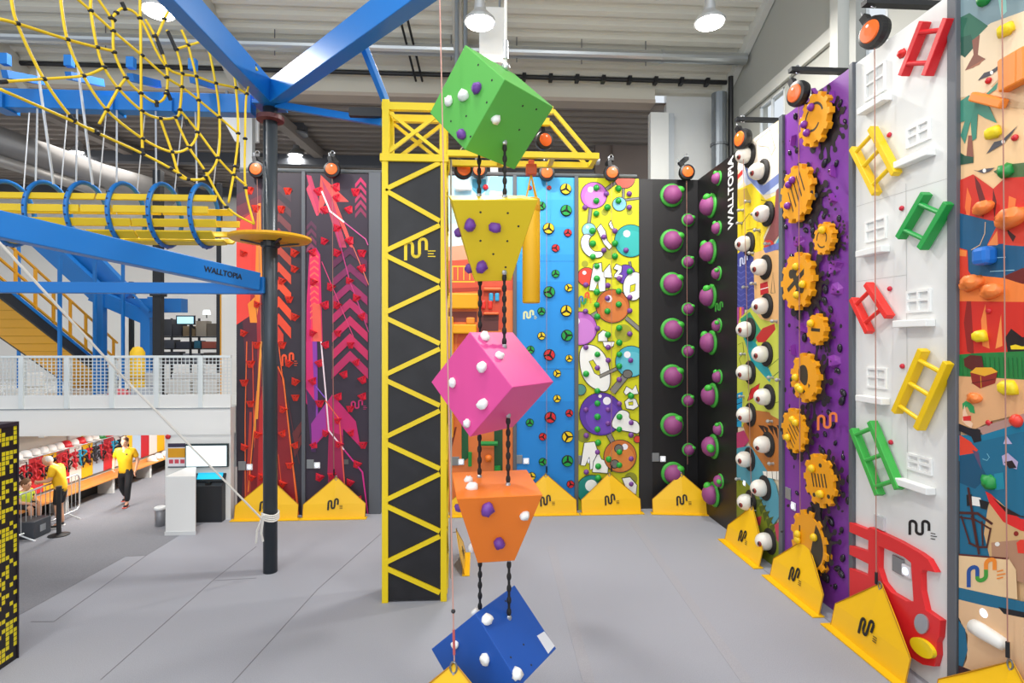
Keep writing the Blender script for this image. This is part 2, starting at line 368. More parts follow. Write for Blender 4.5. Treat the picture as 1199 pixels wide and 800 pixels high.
# ================================================================ climbing panels
def clip_rect(pts, u0, v0, u1, v1):
    def cut(ps, inside, inter):
        out = []
        for k in range(len(ps)):
            a, b = ps[k - 1], ps[k]
            if inside(b):
                if not inside(a): out.append(inter(a, b))
                out.append(b)
            elif inside(a): out.append(inter(a, b))
        return out
    def ix(c): return lambda a, b: (c, a[1] + (b[1] - a[1]) * (c - a[0]) / (b[0] - a[0]))
    def iy(c): return lambda a, b: (a[0] + (b[0] - a[0]) * (c - a[1]) / (b[1] - a[1]), c)
    for ins, it in ((lambda p: p[0] >= u0, ix(u0)), (lambda p: p[0] <= u1, ix(u1)), (lambda p: p[1] >= v0, iy(v0)), (lambda p: p[1] <= v1, iy(v1))):
        if not pts: return []
        pts = cut(pts, ins, it)
    return pts
class Panel:
    """a climbing wall panel: board with flat artwork and bolted holds. side 'B' = back wall, 'R' = side wall"""
    def __init__(s, side, px0, px1, name, label, board, ztop=ZT, thick=.06):
        s.side = side; s.n = V((0, -1, 0)) if side == 'B' else V((-1, 0, 0)); s.lay = 0
        if side == 'B': s.u0, s.u1 = sorted((PY(px0, 400, YB).x, PY(px1, 400, YB).x))
        else: s.u0, s.u1 = sorted((PX(px0, 400, XR).y, PX(px1, 400, XR).y))
        s.zt = ztop; um = (s.u0 + s.u1) / 2
        loc = (um, YB, 0) if side == 'B' else (XR, um, 0)
        s.root = thing(name, label, 'climbing wall', loc, 'tall climbing wall panels')
        mb = MB(board)
        if side == 'B': mb.box((s.u0, YB, 0), (s.u1, YB + thick, ztop))
        else: mb.box((XR, s.u0, 0), (XR + thick, s.u1, ztop))
        mb.build('board', s.root); s.art = MB()
    def uv(s, px, py):
        if s.side == 'B': p = PY(px, py, YB); return p.x, p.z
        p = PX(px, py, XR); return p.y, p.z
    def at(s, u, v, off=0):
        return V((u, YB - off, v)) if s.side == 'B' else V((XR - off, u, v))
    def pt(s, px, py, off=0): return s.at(*s.uv(px, py), off)
    def off(s): s.lay += 1; return .002 + .0004 * s.lay
    def poly(s, pts, c, rough=.55, raw=False):
        q = pts if raw else [s.uv(*p) for p in pts]
        q = clip_rect(q, s.u0, .0, s.u1, s.zt)
        if len(q) < 3: return
        o = s.off(); s.art.m(M(c, rough)).poly([s.at(a, b, o) for a, b in q])
    def circ(s, cx, cy, rx, ry, c, n=28, ol=None, olw=1, rot=0):
        if ol: s.circ(cx, cy, rx + olw, ry + olw, ol, n, rot=rot)
        ca, sa = math.cos(rot), math.sin(rot)
        s.poly([(cx + rx * math.cos(t) * ca - ry * math.sin(t) * sa, cy + rx * math.cos(t) * sa + ry * math.sin(t) * ca) for t in [2 * PI * k / n for k in range(n)]], c)
    def line(s, pts, w, c, closed=False):
        if closed: pts = list(pts) + [pts[0], pts[1]]
        o = s.off(); s.art.m(M(c, .55)); L = []; n = len(pts)
        for k in range(n):
            a = pts[max(k - 1, 0)]; b = pts[min(k + 1, n - 1)]; dx, dy = b[0] - a[0], b[1] - a[1]; d = math.hypot(dx, dy) or 1
            ww = w[k] if isinstance(w, (list, tuple)) else w
            L.append(((pts[k][0] - dy / d * ww / 2, pts[k][1] + dx / d * ww / 2), (pts[k][0] + dy / d * ww / 2, pts[k][1] - dx / d * ww / 2)))
        for A, B in zip(L, L[1:]):
            q = clip_rect([s.uv(*A[0]), s.uv(*B[0]), s.uv(*B[1]), s.uv(*A[1])], s.u0, 0, s.u1, s.zt)
            if len(q) > 2: s.art.poly([s.at(a, b, o) for a, b in q])
    def shape(s, pts, c, ol='#1a1a1a', w=1.0): s.poly(pts, c); s.line(list(pts), w, ol, True)
    def chev(s, cx, y, hw, h, drop, c):
        s.poly([(cx - hw, y + drop), (cx, y), (cx + hw, y + drop), (cx + hw, y + drop + h), (cx, y + h), (cx - hw, y + drop + h)], c)
    def logo(s, px, py, w, h, cols, lw=1.6, skew=0, small=True):
        P_ = logo_path(); lw *= 1.5
        Q = [(px + a * w, py + b * h + skew * a * w) for a, b in P_]
        if isinstance(cols, str): cols = [cols] * 3
        for i, j, c in ((0, 12, cols[0]), (11, 22, cols[1]), (21, 40, cols[2])): s.line(Q[i:j], lw, c)
        if small:
            for k in range(3): s.line([(px + w * .98, py + h * (.62 + .16 * k) + skew * w), (px + w * (1.2 + .08 * (k % 2)), py + h * (.62 + .16 * k) + skew * w * 1.2)], lw * .3, cols[2])
    def hold(s, me, name, px, py, sc=1, roll=0):
        return inst(me, name, s.root, frame(s.pt(px, py, .001), s.n, sc, roll))
    def finish(s, label=None):
        if s.art.mats: s.art.build('artwork', s.root)
    def fittings(s, px, py, bx, by, lx=None, ly=None, k=1):
        p = s.pt(px, py); q = s.pt(bx, by); t1 = V((1, 0, 0)) if s.side == 'B' else V((0, 1, 0))
        MB(M('#8d9092', .4, .3)).obox(p + s.n * .012, t1 * .09 * k, s.n * .012, V((0, 0, .11 * k))).build('number_plate', s.root, bev=.01)
        b = MB(M('#eef0f4', .3)).obox(q + s.n * .015, t1 * .075 * k, s.n * .015, V((0, 0, .075 * k))).build('start_button', s.root, bev=.02)
        mb = MB(M('#dfe9ff', .3, 0, .6)).lathe([(.05 * k, 0), (.045 * k, .012), (.03 * k, .012), (.03 * k, .006), (0, .006)], q + s.n * .03, s.n, 18); mb.build('light_ring', b)
        if lx:
            r = s.pt(lx, ly); MB(M('#5d5a5a', .6)).obox(r + s.n * .006, t1 * .24, s.n * .006, V((0, 0, .06))).build('name_sign', s.root)
# ---- hold meshes (local: z = out of wall, y = up)
def m_wedge_hold(c):
    mb = MB(M(c, .5)); a = [(-.11, .05, 0), (.11, .05, 0), (.05, -.11, 0), (-.05, -.11, 0)]; b = [(-.075, .055, .09), (.075, .055, .09), (.0, -.06, .05)]
    v = [mb.bm.verts.new(p) for p in a + b]
    for q in ((0, 3, 2, 1), (4, 5, 6), (0, 1, 5, 4), (1, 2, 6, 5), (2, 3, 6), (3, 0, 4, 6)): mb.f([v[k] for k in q])
    mb.m(M('#3a1010', .5)).lathe([(.012, 0), (.012, .006), (0, .006)], (0, .01, .082), (0, .1, 1), 8)
    return mb.mesh('hold_mesh')
def m_ball(c, r=.1, h=.8):
    mb = MB(M(c, .35)); mb.m(M(c, .35), True)
    return mb.lathe([(r * .8, 0), (r, .35 * r * h), (r * .95, .8 * r * h), (r * .7, 1.25 * r * h), (r * .35, 1.48 * r * h), (0, 1.55 * r * h)], (0, 0, 0), (0, 0, 1), 16).mesh('hold_mesh')
def m_disc(c):
    mb = MB(M('#151515', .5)); mb.lathe([(.2, 0), (.205, .03), (.19, .05)], (0, 0, 0), (0, 0, 1), 28)
    for k in range(3):
        a0 = k * 2 * PI / 3 + .14 + PI / 2; a1 = (k + 1) * 2 * PI / 3 - .14 + PI / 2; n = 7
        out = [(.175 * math.cos(a0 + (a1 - a0) * i / n), .175 * math.sin(a0 + (a1 - a0) * i / n), .045) for i in range(n + 1)]
        am = (a0 + a1) / 2; mb.m(M(c, .4)).prism([(.045 * math.cos(am), .045 * math.sin(am), .045)] + out, (0, 0, .045))
    mb.m(M('#151515', .5)).lathe([(.045, .04), (.04, .1), (0, .1)], (0, 0, 0), (0, 0, 1), 10)
    return mb.mesh('hold_mesh')
RED = m_wedge_hold('#f03a2a'); PINKH = m_wedge_hold('#e8203f')
GREEN = m_ball('#1ea03c', .105); PURP = m_ball('#7a4596', .1)
D_Y, D_G, D_R = m_disc('#f2cf10'), m_disc('#0f9a3d'), m_disc('#d81f26')
GREYEDGE = M('#5c6067', .5)
def edge(side, px0, px1, label, prot=.05, ztop=ZT + .03, back=.12):
    """grey edge post between two panels"""
    mb = MB(GREYEDGE)
    if side == 'B':
        a, b = PY(px0, 400, YB).x, PY(px1, 400, YB).x; mb.box((a, YB - prot, 0), (b, YB + back, ztop)); loc = (a, YB, 0)
    else:
        a, b = sorted((PX(px0, 400, XR).y, PX(px1, 400, XR).y)); mb.box((XR - prot, a, 0), (XR + back, b, ztop)); loc = (XR, a, 0)
    return tag(mb.build('edge_post', loc=loc, bev=.01), label, 'post', 'grey edge posts of the climbing walls')

# ---------------------------------------------------------------- A: red-orange arrows
c1 = lambda x, y: (260 + x / 3.635, 180 + y / 3.636)
c2 = lambda x, y: (260 + x / 3.635, 400 + y / 3.636)
A = Panel('B', 277, 353.5, 'climbing_wall', 'dark climbing wall with red and orange arrow graphics behind the blue mast', M('#332b36', .55))
for k, c in enumerate(('#4a2a38', '#6a2b38', '#8e2f38', '#b23438', '#d23a3a', '#ea4238')):
    y0 = 180 + 14 * k + 40; A.poly([(277, y0 + 8), (306, y0 - 6), (306, 480), (277, 480)], c)
A.poly([(277, 322), (306, 322), (306, 600), (277, 600)], '#a82c36')
A.poly([(277, 355), (290, 350), (300, 352), (306, 600), (277, 600)], '#5a2434')
A.poly([(277, 375), (284, 372), (290, 470), (282, 600), (277, 600)], '#2e2632')
A.poly([c1(150, 215), c1(165, 210), c1(172, 560), c1(150, 690), c1(140, 600)], '#f28a35')
A.poly([c1(80, 400), c1(95, 390), c1(105, 520), c1(88, 560), c1(72, 520)], '#f4813a')
A.poly([c1(60, 300), c1(130, 250), c1(120, 690), c1(60, 730)], '#ef463c')
A.poly([c1(110, 640), c1(140, 610), c1(150, 720), c1(120, 720)], '#f5902f')
for k in range(9):
    cx, y = 326.5, 216 + 17 * k + max(0, k - 3) * 3
    c = ['#4b3540', '#5c3a42', '#743e42', '#92443f', '#b84a3b', '#d84d36', '#ec5233', '#f0502f', '#e84a2f'][k]; A.chev(cx, y, 14.5, 8 + k * .6, 13 + k * .5, c)
A.poly([c1(230, 720), c1(262, 770), c1(262, 800), c1(225, 800)], '#d9402f')
for x0, x1, c in ((106, 100, '#f06a30'), (165, 130, '#f7a43a'), (240, 325, '#f1622c'), (130, 150, '#e8502f')):
    A.line([c2(x0, 0), c2((x0 + x1) / 2 - 4, 330), c2(x1, 700)], 1.2, c)
A.poly([c2(235, 100), c2(262, 190), c2(330, 740), c2(110, 700), c2(165, 200)], '#8c1f28')
A.poly([c2(180, 180), c2(205, 300), c2(240, 700), c2(150, 640), c2(160, 260)], '#c22b2e')
A.poly([c2(118, 300), c2(128, 300), c2(122, 690), c2(100, 690)], '#b93a2c')
for x0, y0, x1, y1, w, c in ((238, 105, 262, 160, 1.6, '#ff6a2a'), (262, 160, 325, 740, 1.5, '#ff7a30'), (150, 210, 112, 640, 1.2, '#ff8a3a'), (168, 0, 150, 330, 2, '#ffa53c'),
                             (240, 480, 262, 690, 1, '#e05028'), (280, 250, 330, 520, 1, '#5e2e36'), (210, 30, 215, 640, 1, '#ff5a30')):
    A.line([c2(x0, y0), c2(x1, y1)], w, c)
for y in (330, 385): A.poly([c2(300, y + 60), c2(345, y), c2(345, y + 40), c2(310, y + 110)], '#6b2d30')
A.logo(*c2(258, 50), 14, 15, '#f0552c', 1.6)
for p in ((118, 155), (145, 232), (90, 422), (150, 640), (92, 762), (280, 158), (252, 235), (308, 488), (255, 540), (285, 618), (310, 692), (308, 420)): A.hold(RED, 'hold', *c1(*p), random.uniform(.95, 1.1), random.choice((0, .4, -.4)))
for p in ((148, 12), (122, 92), (95, 172), (122, 262), (152, 395), (95, 448), (128, 578), (255, 12), (285, 90), (312, 168), (312, 235), (260, 288), (258, 390), (312, 440), (288, 525), (258, 605), (290, 678), (170, 575)): A.hold(RED, 'hold', *c2(*p), random.uniform(.95, 1.1), random.choice((0, .4, -.4)))
A.fittings(283.5, 545.5, 292.5, 547, 317, 542.5)
A.finish()
edge('B', 353.6, 357.9, 'grey edge post between the red arrow wall and the magenta arrow wall')
# ---------------------------------------------------------------- B: magenta arrows
B = Panel('B', 358, 432, 'climbing_wall', 'dark climbing wall with magenta arrow graphics next to the yellow-framed tower', M('#352b3a', .55))
B.poly([c1(358, 90), c1(380, 95), c1(430, 260), c1(400, 240)], '#c0305c')
B.poly([c1(358, 150), c1(372, 130), c1(412, 262), c1(402, 265)], '#d84060')
B.poly([c1(420, 90), c1(540, 205), c1(485, 205), c1(560, 400), c1(545, 400), c1(455, 180), c1(410, 260)], '#e8524e')
B.poly([c1(425, 110), c1(470, 190), c1(530, 400), c1(500, 400), c1(440, 200)], '#b83a5c')
for k in range(5): B.chev(*c1(590, 100 + 32 * k), 6.5, 5, 8, ['#c62a62', '#b92a5e', '#b0305c', '#a3305a', '#8a2c52'][k])
for k in range(4): B.chev(*c1(380, 285 + 32 * k), 6, 5, 7, ['#5a2c48', '#66304c', '#703050', '#803656'][k])
B.poly([c1(372, 430), c1(400, 400), c1(418, 430), c1(424, 640), c1(428, 800), c1(358, 800), c1(360, 640)], '#d1206a')
B.poly([c1(375, 425), c1(395, 405), c1(412, 430), c1(416, 800), c1(380, 800)], '#f0305c')
for k in range(11): B.chev(*c1(393, 425 + 26 * k), 5, 2.2, 4, '#f56a5a')
B.poly([c1(385, 640), c1(420, 640), c1(425, 800), c1(388, 800)], '#f06050')
for k in range(7):
    c = ['#5e2248', '#7a2356', '#98245e', '#b5265f', '#c8285f', '#c8285f', '#b92660'][k]; B.chev(*c1(545, 395 + 74 * k), 20 + k * .2, 9 + k * .5, 17 + k * .7, c)
B.poly([c2(358, 0), c2(395, 0), c2(400, 330), c2(358, 260)], '#d5246f'); B.poly([c2(385, 0), c2(405, 0), c2(410, 350), c2(398, 380)], '#8a3aa8')
B.poly([c2(358, 200), c2(400, 260), c2(400, 470), c2(380, 470)], '#4a2a58')
B.poly([c2(470, 225), c2(570, 340), c2(590, 450), c2(515, 370), c2(520, 560), c2(450, 560), c2(455, 380), c2(380, 460), c2(385, 350)], '#c4206a')
B.poly([c2(455, 380), c2(515, 400), c2(525, 700), c2(450, 700)], '#a01f50')
B.poly([c2(380, 350), c2(440, 265), c2(445, 375), c2(384, 460)], '#a0369a')
B.line([c1(425, 160), c1(460, 245), c1(520, 292)], 2, '#fbeef0'); B.line([c1(520, 292), c1(612, 365), c1(622, 390)], 1.2, '#d85a9a')
B.line([c1(425, 460), c1(560, 780)], .9, '#d8407a'); B.line([c1(480, 300), c1(545, 545), c1(625, 760)], 1.1, '#c23a80'); B.line([c1(560, 400), c1(625, 560)], .9, '#e87a60')
B.line([c2(422, 0), c2(444, 240), c2(455, 378), c2(520, 460)], 1.7, '#fbe3ee'); B.line([c2(520, 460), c2(598, 555), c2(622, 740)], [1.6, 2, 1.2], '#d42a8a')
B.line([c2(470, 20), c2(478, 740)], .9, '#7a4a50'); B.line([c2(440, 250), c2(500, 330), c2(525, 640)], 1.4, '#f0624a'); B.line([c2(400, 190), c2(440, 240)], 1.2, '#8a5ad0')
B.logo(*c2(552, 250), 14, 11, '#c2246a', 1.2)
for p in ((410, 160), (485, 142), (568, 162), (488, 188), (437, 238), (540, 238), (490, 316), (435, 370), (543, 370), (387, 420), (490, 420), (595, 422), (595, 487), (390, 545), (542, 540), (463, 565), (572, 612), (438, 643), (490, 643), (597, 692), (387, 762), (493, 762)): B.hold(PINKH, 'hold', *c1(*p), random.uniform(.95, 1.1), random.choice((0, .4, -.4)))
for p in ((440, 12), (548, 12), (413, 90), (572, 88), (518, 138), (388, 167), (597, 160), (493, 233), (597, 232), (415, 260), (545, 283), (493, 335), (440, 388), (550, 388), (390, 440), (498, 437), (600, 437), (575, 520), (415, 575), (468, 570), (545, 598), (577, 672)): B.hold(PINKH, 'hold', *c2(*p), random.uniform(.95, 1.1), random.choice((0, .4, -.4)))
B.fittings(363.5, 543.5, 371.5, 545, 396.5, 541)
B.finish()
edge('B', 432.1, 446, 'broad grey edge post between the magenta arrow wall and the tower')
# ---------------------------------------------------------------- C: orange workshop wall
q3 = lambda x, y: (515 + x / 5, 180 + y / 5)
q4 = lambda x, y: (515 + x / 3.333, 320 + y / 3.333)
C_ = Panel('B', 520, 600.4, 'climbing_wall', 'orange climbing wall with pale blue top behind the hanging shapes', M('#e27a3c', .55))
C_.poly([(518, 205), (604, 205), (604, 285), (518, 285)], '#8fd0f2'); C_.poly([(518, 205), (575, 205), (560, 250), (518, 290)], '#b5e2f6')
C_.poly([(518, 262), (604, 262), (604, 300), (518, 300)], '#cfe0ea')
C_.poly([(518, 295), (604, 285), (604, 340), (518, 340)], '#d4553a'); C_.poly([(518, 290), (604, 280), (604, 300), (518, 306)], '#f0a080')
for y in (312, 330): C_.line([(527, y), (556, y)], 1.5, '#f0c030')
for x in (530, 536, 543, 550): C_.line([(x, 313), (x, 328)], 1, '#f0c030')
C_.poly([q4(160, 50), q4(250, 50), q4(250, 220), q4(160, 220)], '#c9492f')
C_.poly([q4(30, 150), q4(145, 150), q4(145, 190), q4(30, 190)], '#7a3b34'); C_.poly([q4(160, 165), q4(230, 160), q4(228, 225), q4(150, 225)], '#5e3130')
C_.poly([q4(30, 60), q4(150, 55), q4(150, 70), q4(30, 75)], '#a83a2a')
C_.circ(*q4(120, 270), 16, 20, '#d4582c')
C_.poly([q4(85, 570), q4(110, 570), q4(112, 720), q4(85, 740)], '#1f5a32'); C_.poly([q4(212, 610), q4(245, 610), q4(245, 780), q4(212, 780)], '#1d4d2c')
C_.poly([q4(60, 600), q4(66, 600), q4(45, 690), q4(40, 690)], '#7a3020')
C_.fittings(533.5, 540, 540, 541)
def bx_hold(P_, mat, x0, y0, x1, y1, d, name):
    a, b = P_.pt(x0, y1), P_.pt(x1, y0); n = P_.n * d
    lo = V((min(a.x, b.x, a.x + n.x), min(a.y, b.y, a.y + n.y), min(a.z, b.z))); hi = V((max(a.x, b.x, a.x + n.x), max(a.y, b.y, a.y + n.y), max(a.z, b.z)))
    return MB(mat).box(lo, hi).build(name, P_.root, bev=.03)
def m_rock(c, r=.1, seed=1, sc=(1, 1, .8)):
    rnd = random.getstate(); random.seed(seed); mb = MB(); mb.m(M(c, .45), True); mb.ball((0, 0, r * .3), r, sc, 9, 6, .16); random.setstate(rnd); return mb.mesh('rock_hold_mesh')
YH = M('#f2ab14', .45)
bx_hold(C_, YH, 523, 344, 560, 362, .14, 'box_hold'); bx_hold(C_, YH, 528, 380, 558, 391, .14, 'box_hold'); bx_hold(C_, M('#f4b21c', .45), 522, 371, 531, 512, .16, 'pillar_hold')
bx_hold(C_, M('#f09028', .45), 546, 372, 556, 380, .12, 'box_hold')
for x in (575, 582): bx_hold(C_, M('#38a8d8', .4), x - 2.5, 343, x + 2.5, 353, .06, 'bar_hold')
for x in (566, 574): bx_hold(C_, M('#e8352c', .4), x - 2.5, 352, x + 2.5, 362, .06, 'bar_hold')
bx_hold(C_, M('#e86a30', .45), 566, 337, 587, 341, .1, 'ledge_hold'); bx_hold(C_, M('#e86a30', .45), 566, 366, 584, 369, .1, 'ledge_hold')
gp = M('#1e8f3c', .35)
a = C_.pt(*q4(160, 662), .1); b = C_.pt(*q4(225, 662), .1); MB(gp).tube([a, b], .06, 10).build('pipe_hold', C_.root)
a = C_.pt(*q4(118, 695), .1); b = C_.pt(*q4(118, 750), .1); MB(gp).tube([a, b], .05, 10).build('pipe_hold', C_.root)
a = C_.pt(*q4(225, 750), .1); b = C_.pt(*q4(225, 772), .1); MB(gp).tube([a, b], .08, 10).build('pipe_hold', C_.root)
mb = MB(M('#f07a22', .4)); mb.sm = True; mb.ball(C_.pt(*q4(190, 720), .08), .09); mb.tube([C_.pt(*q4(180, 725), .08), C_.pt(*q4(200, 725), .08)], .06, 8).build('valve_hold', C_.root)
for x0, y0, x1, y1 in ((533, 221, 552, 222.5), (573, 229.5, 590, 228)):
    mb = MB(); mb.m(M('#f1f1ee', .45), True); p, q = C_.pt(x0, y0, .09), C_.pt(x1, y1, .09)
    mb.tube([p, p.lerp(q, .12), p.lerp(q, .35), p.lerp(q, .7), q], [.05, .1, .085, .055, .05], 10); mb.build('club_hold', C_.root)
C_.poly([q3(190, 150), q3(270, 150), q3(270, 215), q3(245, 235), q3(215, 235), q3(190, 210)], '#3f97b8')
C_.hold(m_ball('#d01f2a', .07), 'hold', *q3(268, 198))
C_.finish()
edge('B', 600.5, 604.9, 'grey edge post between the orange workshop wall and the blue disc wall')
# ---------------------------------------------------------------- D: blue wall with disc holds
r1 = lambda x, y: (590 + x / 3.639, 180 + y / 3.639)
r2 = lambda x, y: (590 + x / 3.636, 400 + y / 3.636)
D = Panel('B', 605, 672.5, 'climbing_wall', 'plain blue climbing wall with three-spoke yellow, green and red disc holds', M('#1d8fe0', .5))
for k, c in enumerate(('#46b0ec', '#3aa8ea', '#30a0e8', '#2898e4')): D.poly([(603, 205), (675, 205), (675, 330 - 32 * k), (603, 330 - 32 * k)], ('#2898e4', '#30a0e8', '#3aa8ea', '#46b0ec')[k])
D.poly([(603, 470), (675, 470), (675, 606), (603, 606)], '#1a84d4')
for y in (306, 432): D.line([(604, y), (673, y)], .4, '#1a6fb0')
D.logo(613.5, 364, 12, 10, '#d8dfae', 1.5)
for f, L in ((r1, (('y', 263, 152, 1), ('y', 190, 320, 1), ('y', 265, 670, 1), ('g', 265, 243, 1), ('g', 193, 590, 1), ('g', 268, 775, 1), ('r', 272, 338, .7), ('r', 220, 403, .7), ('r', 193, 146, .4), ('g', 160, 223, .75), ('g', 220, 512, .7), ('g', 160, 672, .7), ('y', 275, 572, .7), ('y', 160, 777, .7), ('r', 110, 146, .4))),
             (r2, (('r', 193, 57, 1), ('r', 197, 323, 1), ('y', 277, 72, .65), ('y', 226, 136, .68), ('y', 226, 243, .68), ('g', 110, 345, .7), ('g', 165, 512, .7), ('g', 113, 35, .7), ('y', 270, 405, 1), ('g', 270, 508, 1), ('r', 278, 305, .68), ('r', 165, 405, .68), ('r', 283, 607, .68), ('y', 118, 573, .7)))):
    for c, x, y, s_ in L: D.hold({'y': D_Y, 'g': D_G, 'r': D_R}[c], 'disc_hold', *f(x, y), s_ * .72, random.uniform(-.6, .6))
D.fittings(607.5, 538, 616, 540)
D.finish()
edge('B', 672.6, 676.9, 'grey edge post between the blue disc wall and the yellow molecule wall')
# ---------------------------------------------------------------- E: yellow molecules
E_ = Panel('B', 677, 748, 'climbing_wall', 'yellow climbing wall painted with molecule balls, white letters and numbers', M('#d6d417', .55))
K = '#23222a'
def mol(f, x, y, r, c, hl=True, sh=None):
    cx, cy = f(x, y); r = r / 3.64; E_.circ(cx, cy, r, r, c, ol=K, olw=.8)
    if sh: E_.circ(cx + r * .08, cy + r * .14, r * .8, r * .78, sh)
    if hl: E_.circ(cx - r * .25, cy - r * .45, r * .22, r * .22, '#f6f2f8')
def stick(f, x0, y0, x1, y1, w=3): E_.line([f(x0, y0), f(x1, y1)], w + 1.4, K); E_.line([f(x0, y0), f(x1, y1)], w, '#87847c')
for x, y, r in ((430, 250, 15), (535, 250, 13), (345, 470, 14), (450, 420, 30), (510, 765, 38)): E_.circ(*r1(x, y), r / 3.64, r / 3.64, '#a3a52a')
for x, y, r in ((340, 400, 30), (540, 585, 28)): E_.circ(*r2(x, y), r / 3.64, r / 3.64, '#8f922c')
stick(r1, 372, 215, 360, 310); stick(r1, 410, 170, 480, 120); stick(r1, 500, 200, 575, 190, 2); stick(r1, 510, 100, 508, 200, 2); stick(r1, 535, 460, 545, 510, 2)
mol(r1, 383, 178, 55, '#c46cc8', True, '#d080d0'); mol(r1, 515, 105, 42, '#e8604e', False); mol(r1, 492, 215, 28, '#7fc0d8'); mol(r1, 362, 325, 28, '#8ccbd8')
mol(r1, 540, 372, 68, '#28a8a4', True, '#34b4b0'); mol(r1, 352, 525, 38, '#dd4430'); mol(r1, 518, 515, 40, '#6a3fb0', False); 
stick(r1, 340, 715, 430, 660, 5); stick(r1, 520, 700, 590, 760, 4)
mol(r1, 463, 650, 70, '#c6672a', True, '#d47a38'); mol(r1, 325, 745, 70, '#bd68c6', True, '#cc80d2')
def chaikin(P_, n=2):
    for _ in range(n): P_ = [q for k in range(len(P_)) for q in ((.75 * P_[k][0] + .25 * P_[(k + 1) % len(P_)][0], .75 * P_[k][1] + .25 * P_[(k + 1) % len(P_)][1]), (.25 * P_[k][0] + .75 * P_[(k + 1) % len(P_)][0], .25 * P_[k][1] + .75 * P_[(k + 1) % len(P_)][1]))]
    return P_
def letter(f, pts, c='#f4f4f0'): E_.shape(chaikin([f(*p) for p in pts], 3 if len(pts) in (9, 11) or pts[0] == (520, 520) else 0), c, K, .9)
letter(r1, ((345, 340), (325, 365), (330, 410), (365, 445), (410, 445), (425, 430), (415, 415), (385, 420), (362, 395), (362, 365), (375, 350)))
letter(r1, ((395, 320), (412, 300), (432, 330), (440, 370), (460, 395), (448, 410), (425, 385), (410, 355)))
letter(r1, ((445, 300), (455, 285), (468, 320), (455, 322)))
letter(r1, ((382, 470), (415, 465), (418, 505), (432, 505), (432, 585), (405, 590), (400, 545), (386, 585), (362, 582), (372, 520)))
letter(r1, ((425, 500), (450, 470), (456, 505), (462, 530), (425, 528)))
letter(r1, ((465, 490), (478, 470), (502, 480), (500, 505), (488, 515), (505, 518), (502, 530), (468, 528), (470, 515), (485, 498)))
letter(r1, ((520, 520), (560, 500), (590, 520), (585, 615), (540, 632), (508, 600), (505, 560))); E_.shape([r1(538, 562), r1(560, 555), r1(556, 585), r1(536, 592)], '#d6d417', K, .8)
letter(r1, ((400, 770), (420, 752), (440, 760), (440, 800), (400, 800)))
letter(r2, ((320, 20), (375, 10), (420, 40), (445, 90), (455, 170), (440, 215), (400, 210), (350, 180), (322, 120))); E_.shape([r2(362, 85), r2(378, 78), r2(405, 120), r2(412, 150), r2(385, 135)], '#d6d417', K, .8)
letter(r2, ((420, 0), (470, 0), (465, 20), (440, 30), (425, 20)))
stick(r2, 405, 150, 490, 110, 3); stick(r2, 460, 215, 525, 135, 7)
mol(r2, 540, 85, 65, '#46b0c4', True, '#60bfd0'); E_.circ(*r2(525, 138), 5, 4.4, '#6f6d68', ol=K)
letter(r2, ((508, 215), (520, 190), (545, 205), (560, 185), (572, 222), (550, 225), (535, 215), (518, 228)))
letter(r2, ((512, 255), (535, 235), (560, 245), (572, 275), (550, 290), (520, 285)))
E_.shape([r2(528, 258), r2(548, 256), r2(548, 270), r2(530, 270)], '#d6d417', K, .7)
mol(r2, 325, 205, 22, '#4f8f84', False); stick(r2, 445, 395, 485, 470, 5)
mol(r2, 412, 308, 90, '#5a34a0', False, '#6c44b4'); E_.circ(*r2(437, 252), 4.6, 4.6, '#f6f2f8'); E_.circ(*r2(408, 232), 2, 2, '#f6f2f8')
letter(r2, ((455, 340), (490, 285), (535, 300), (530, 330), (575, 340), (578, 395), (540, 385), (510, 380), (460, 370)))
letter(r2, ((325, 525), (340, 430), (385, 425), (400, 470), (385, 535), (365, 545), (362, 490), (345, 528)))
letter(r2, ((380, 510), (400, 470), (415, 500), (445, 510), (440, 560), (375, 555)))
mol(r2, 493, 487, 68, '#c9702c', False, '#d8843a'); E_.circ(*r2(513, 447), 3.5, 3.5, '#f6f2f8'); mol(r2, 566, 415, 14, '#d8432c', False)
E_.circ(*r2(470, 520), 4.4, 4.4, '#6f6d68', ol=K); E_.circ(*r2(487, 455), 4.4, 4.4, '#6f6d68', ol=K)
mol(r2, 372, 630, 62, '#12857a', False); E_.circ(*r2(370, 612), 7, 7, '#f0f4f2')
letter(r2, ((500, 580), (535, 575), (565, 610), (560, 650), (520, 630)))
E_.logo(*r1(320, 605), 12, 14, ['#2878c0', '#2a9a50', '#e85a2a'], 1.5, -.35)
for f, L in ((r1, ((393, 147), (487, 150), (393, 202), (487, 202), (440, 230), (393, 257), (376, 330), (378, 384), (472, 383), (378, 440), (472, 438), (395, 480), (395, 533), (535, 503), (395, 590), (488, 587), (395, 645), (488, 643), (440, 672), (397, 695), (490, 743), (442, 772))),
             (r2, ((490, 5), (397, 55), (490, 55), (490, 105), (349, 138), (397, 210), (397, 263), (540, 232), (397, 320), (490, 320), (397, 373), (490, 373), (400, 430), (490, 470), (445, 500), (400, 530), (490, 525), (400, 580)))):
    for p in L: E_.hold(GREEN, 'ball_hold', *f(*p), 1.0 * random.uniform(.7, .82))
for f, L in ((r1, ((436, 172), (345, 230), (533, 172), (533, 230), (472, 330), (425, 356), (425, 412), (519, 412), (348, 560), (442, 562), (490, 533), (535, 613), (440, 617), (535, 670), (347, 672), (398, 745), (535, 768))),
             (r2, ((348, 25), (443, 25), (443, 80), (538, 80), (397, 112), (490, 162), (348, 290), (442, 290), (490, 265), (442, 348), (540, 345), (350, 400), (540, 398), (397, 470), (540, 498), (350, 555), (540, 605)))):
    for p in L: E_.hold(PURP, 'ball_hold', *f(*p), .7)
E_.fittings(681, 538.5, 691, 539)
E_.finish()
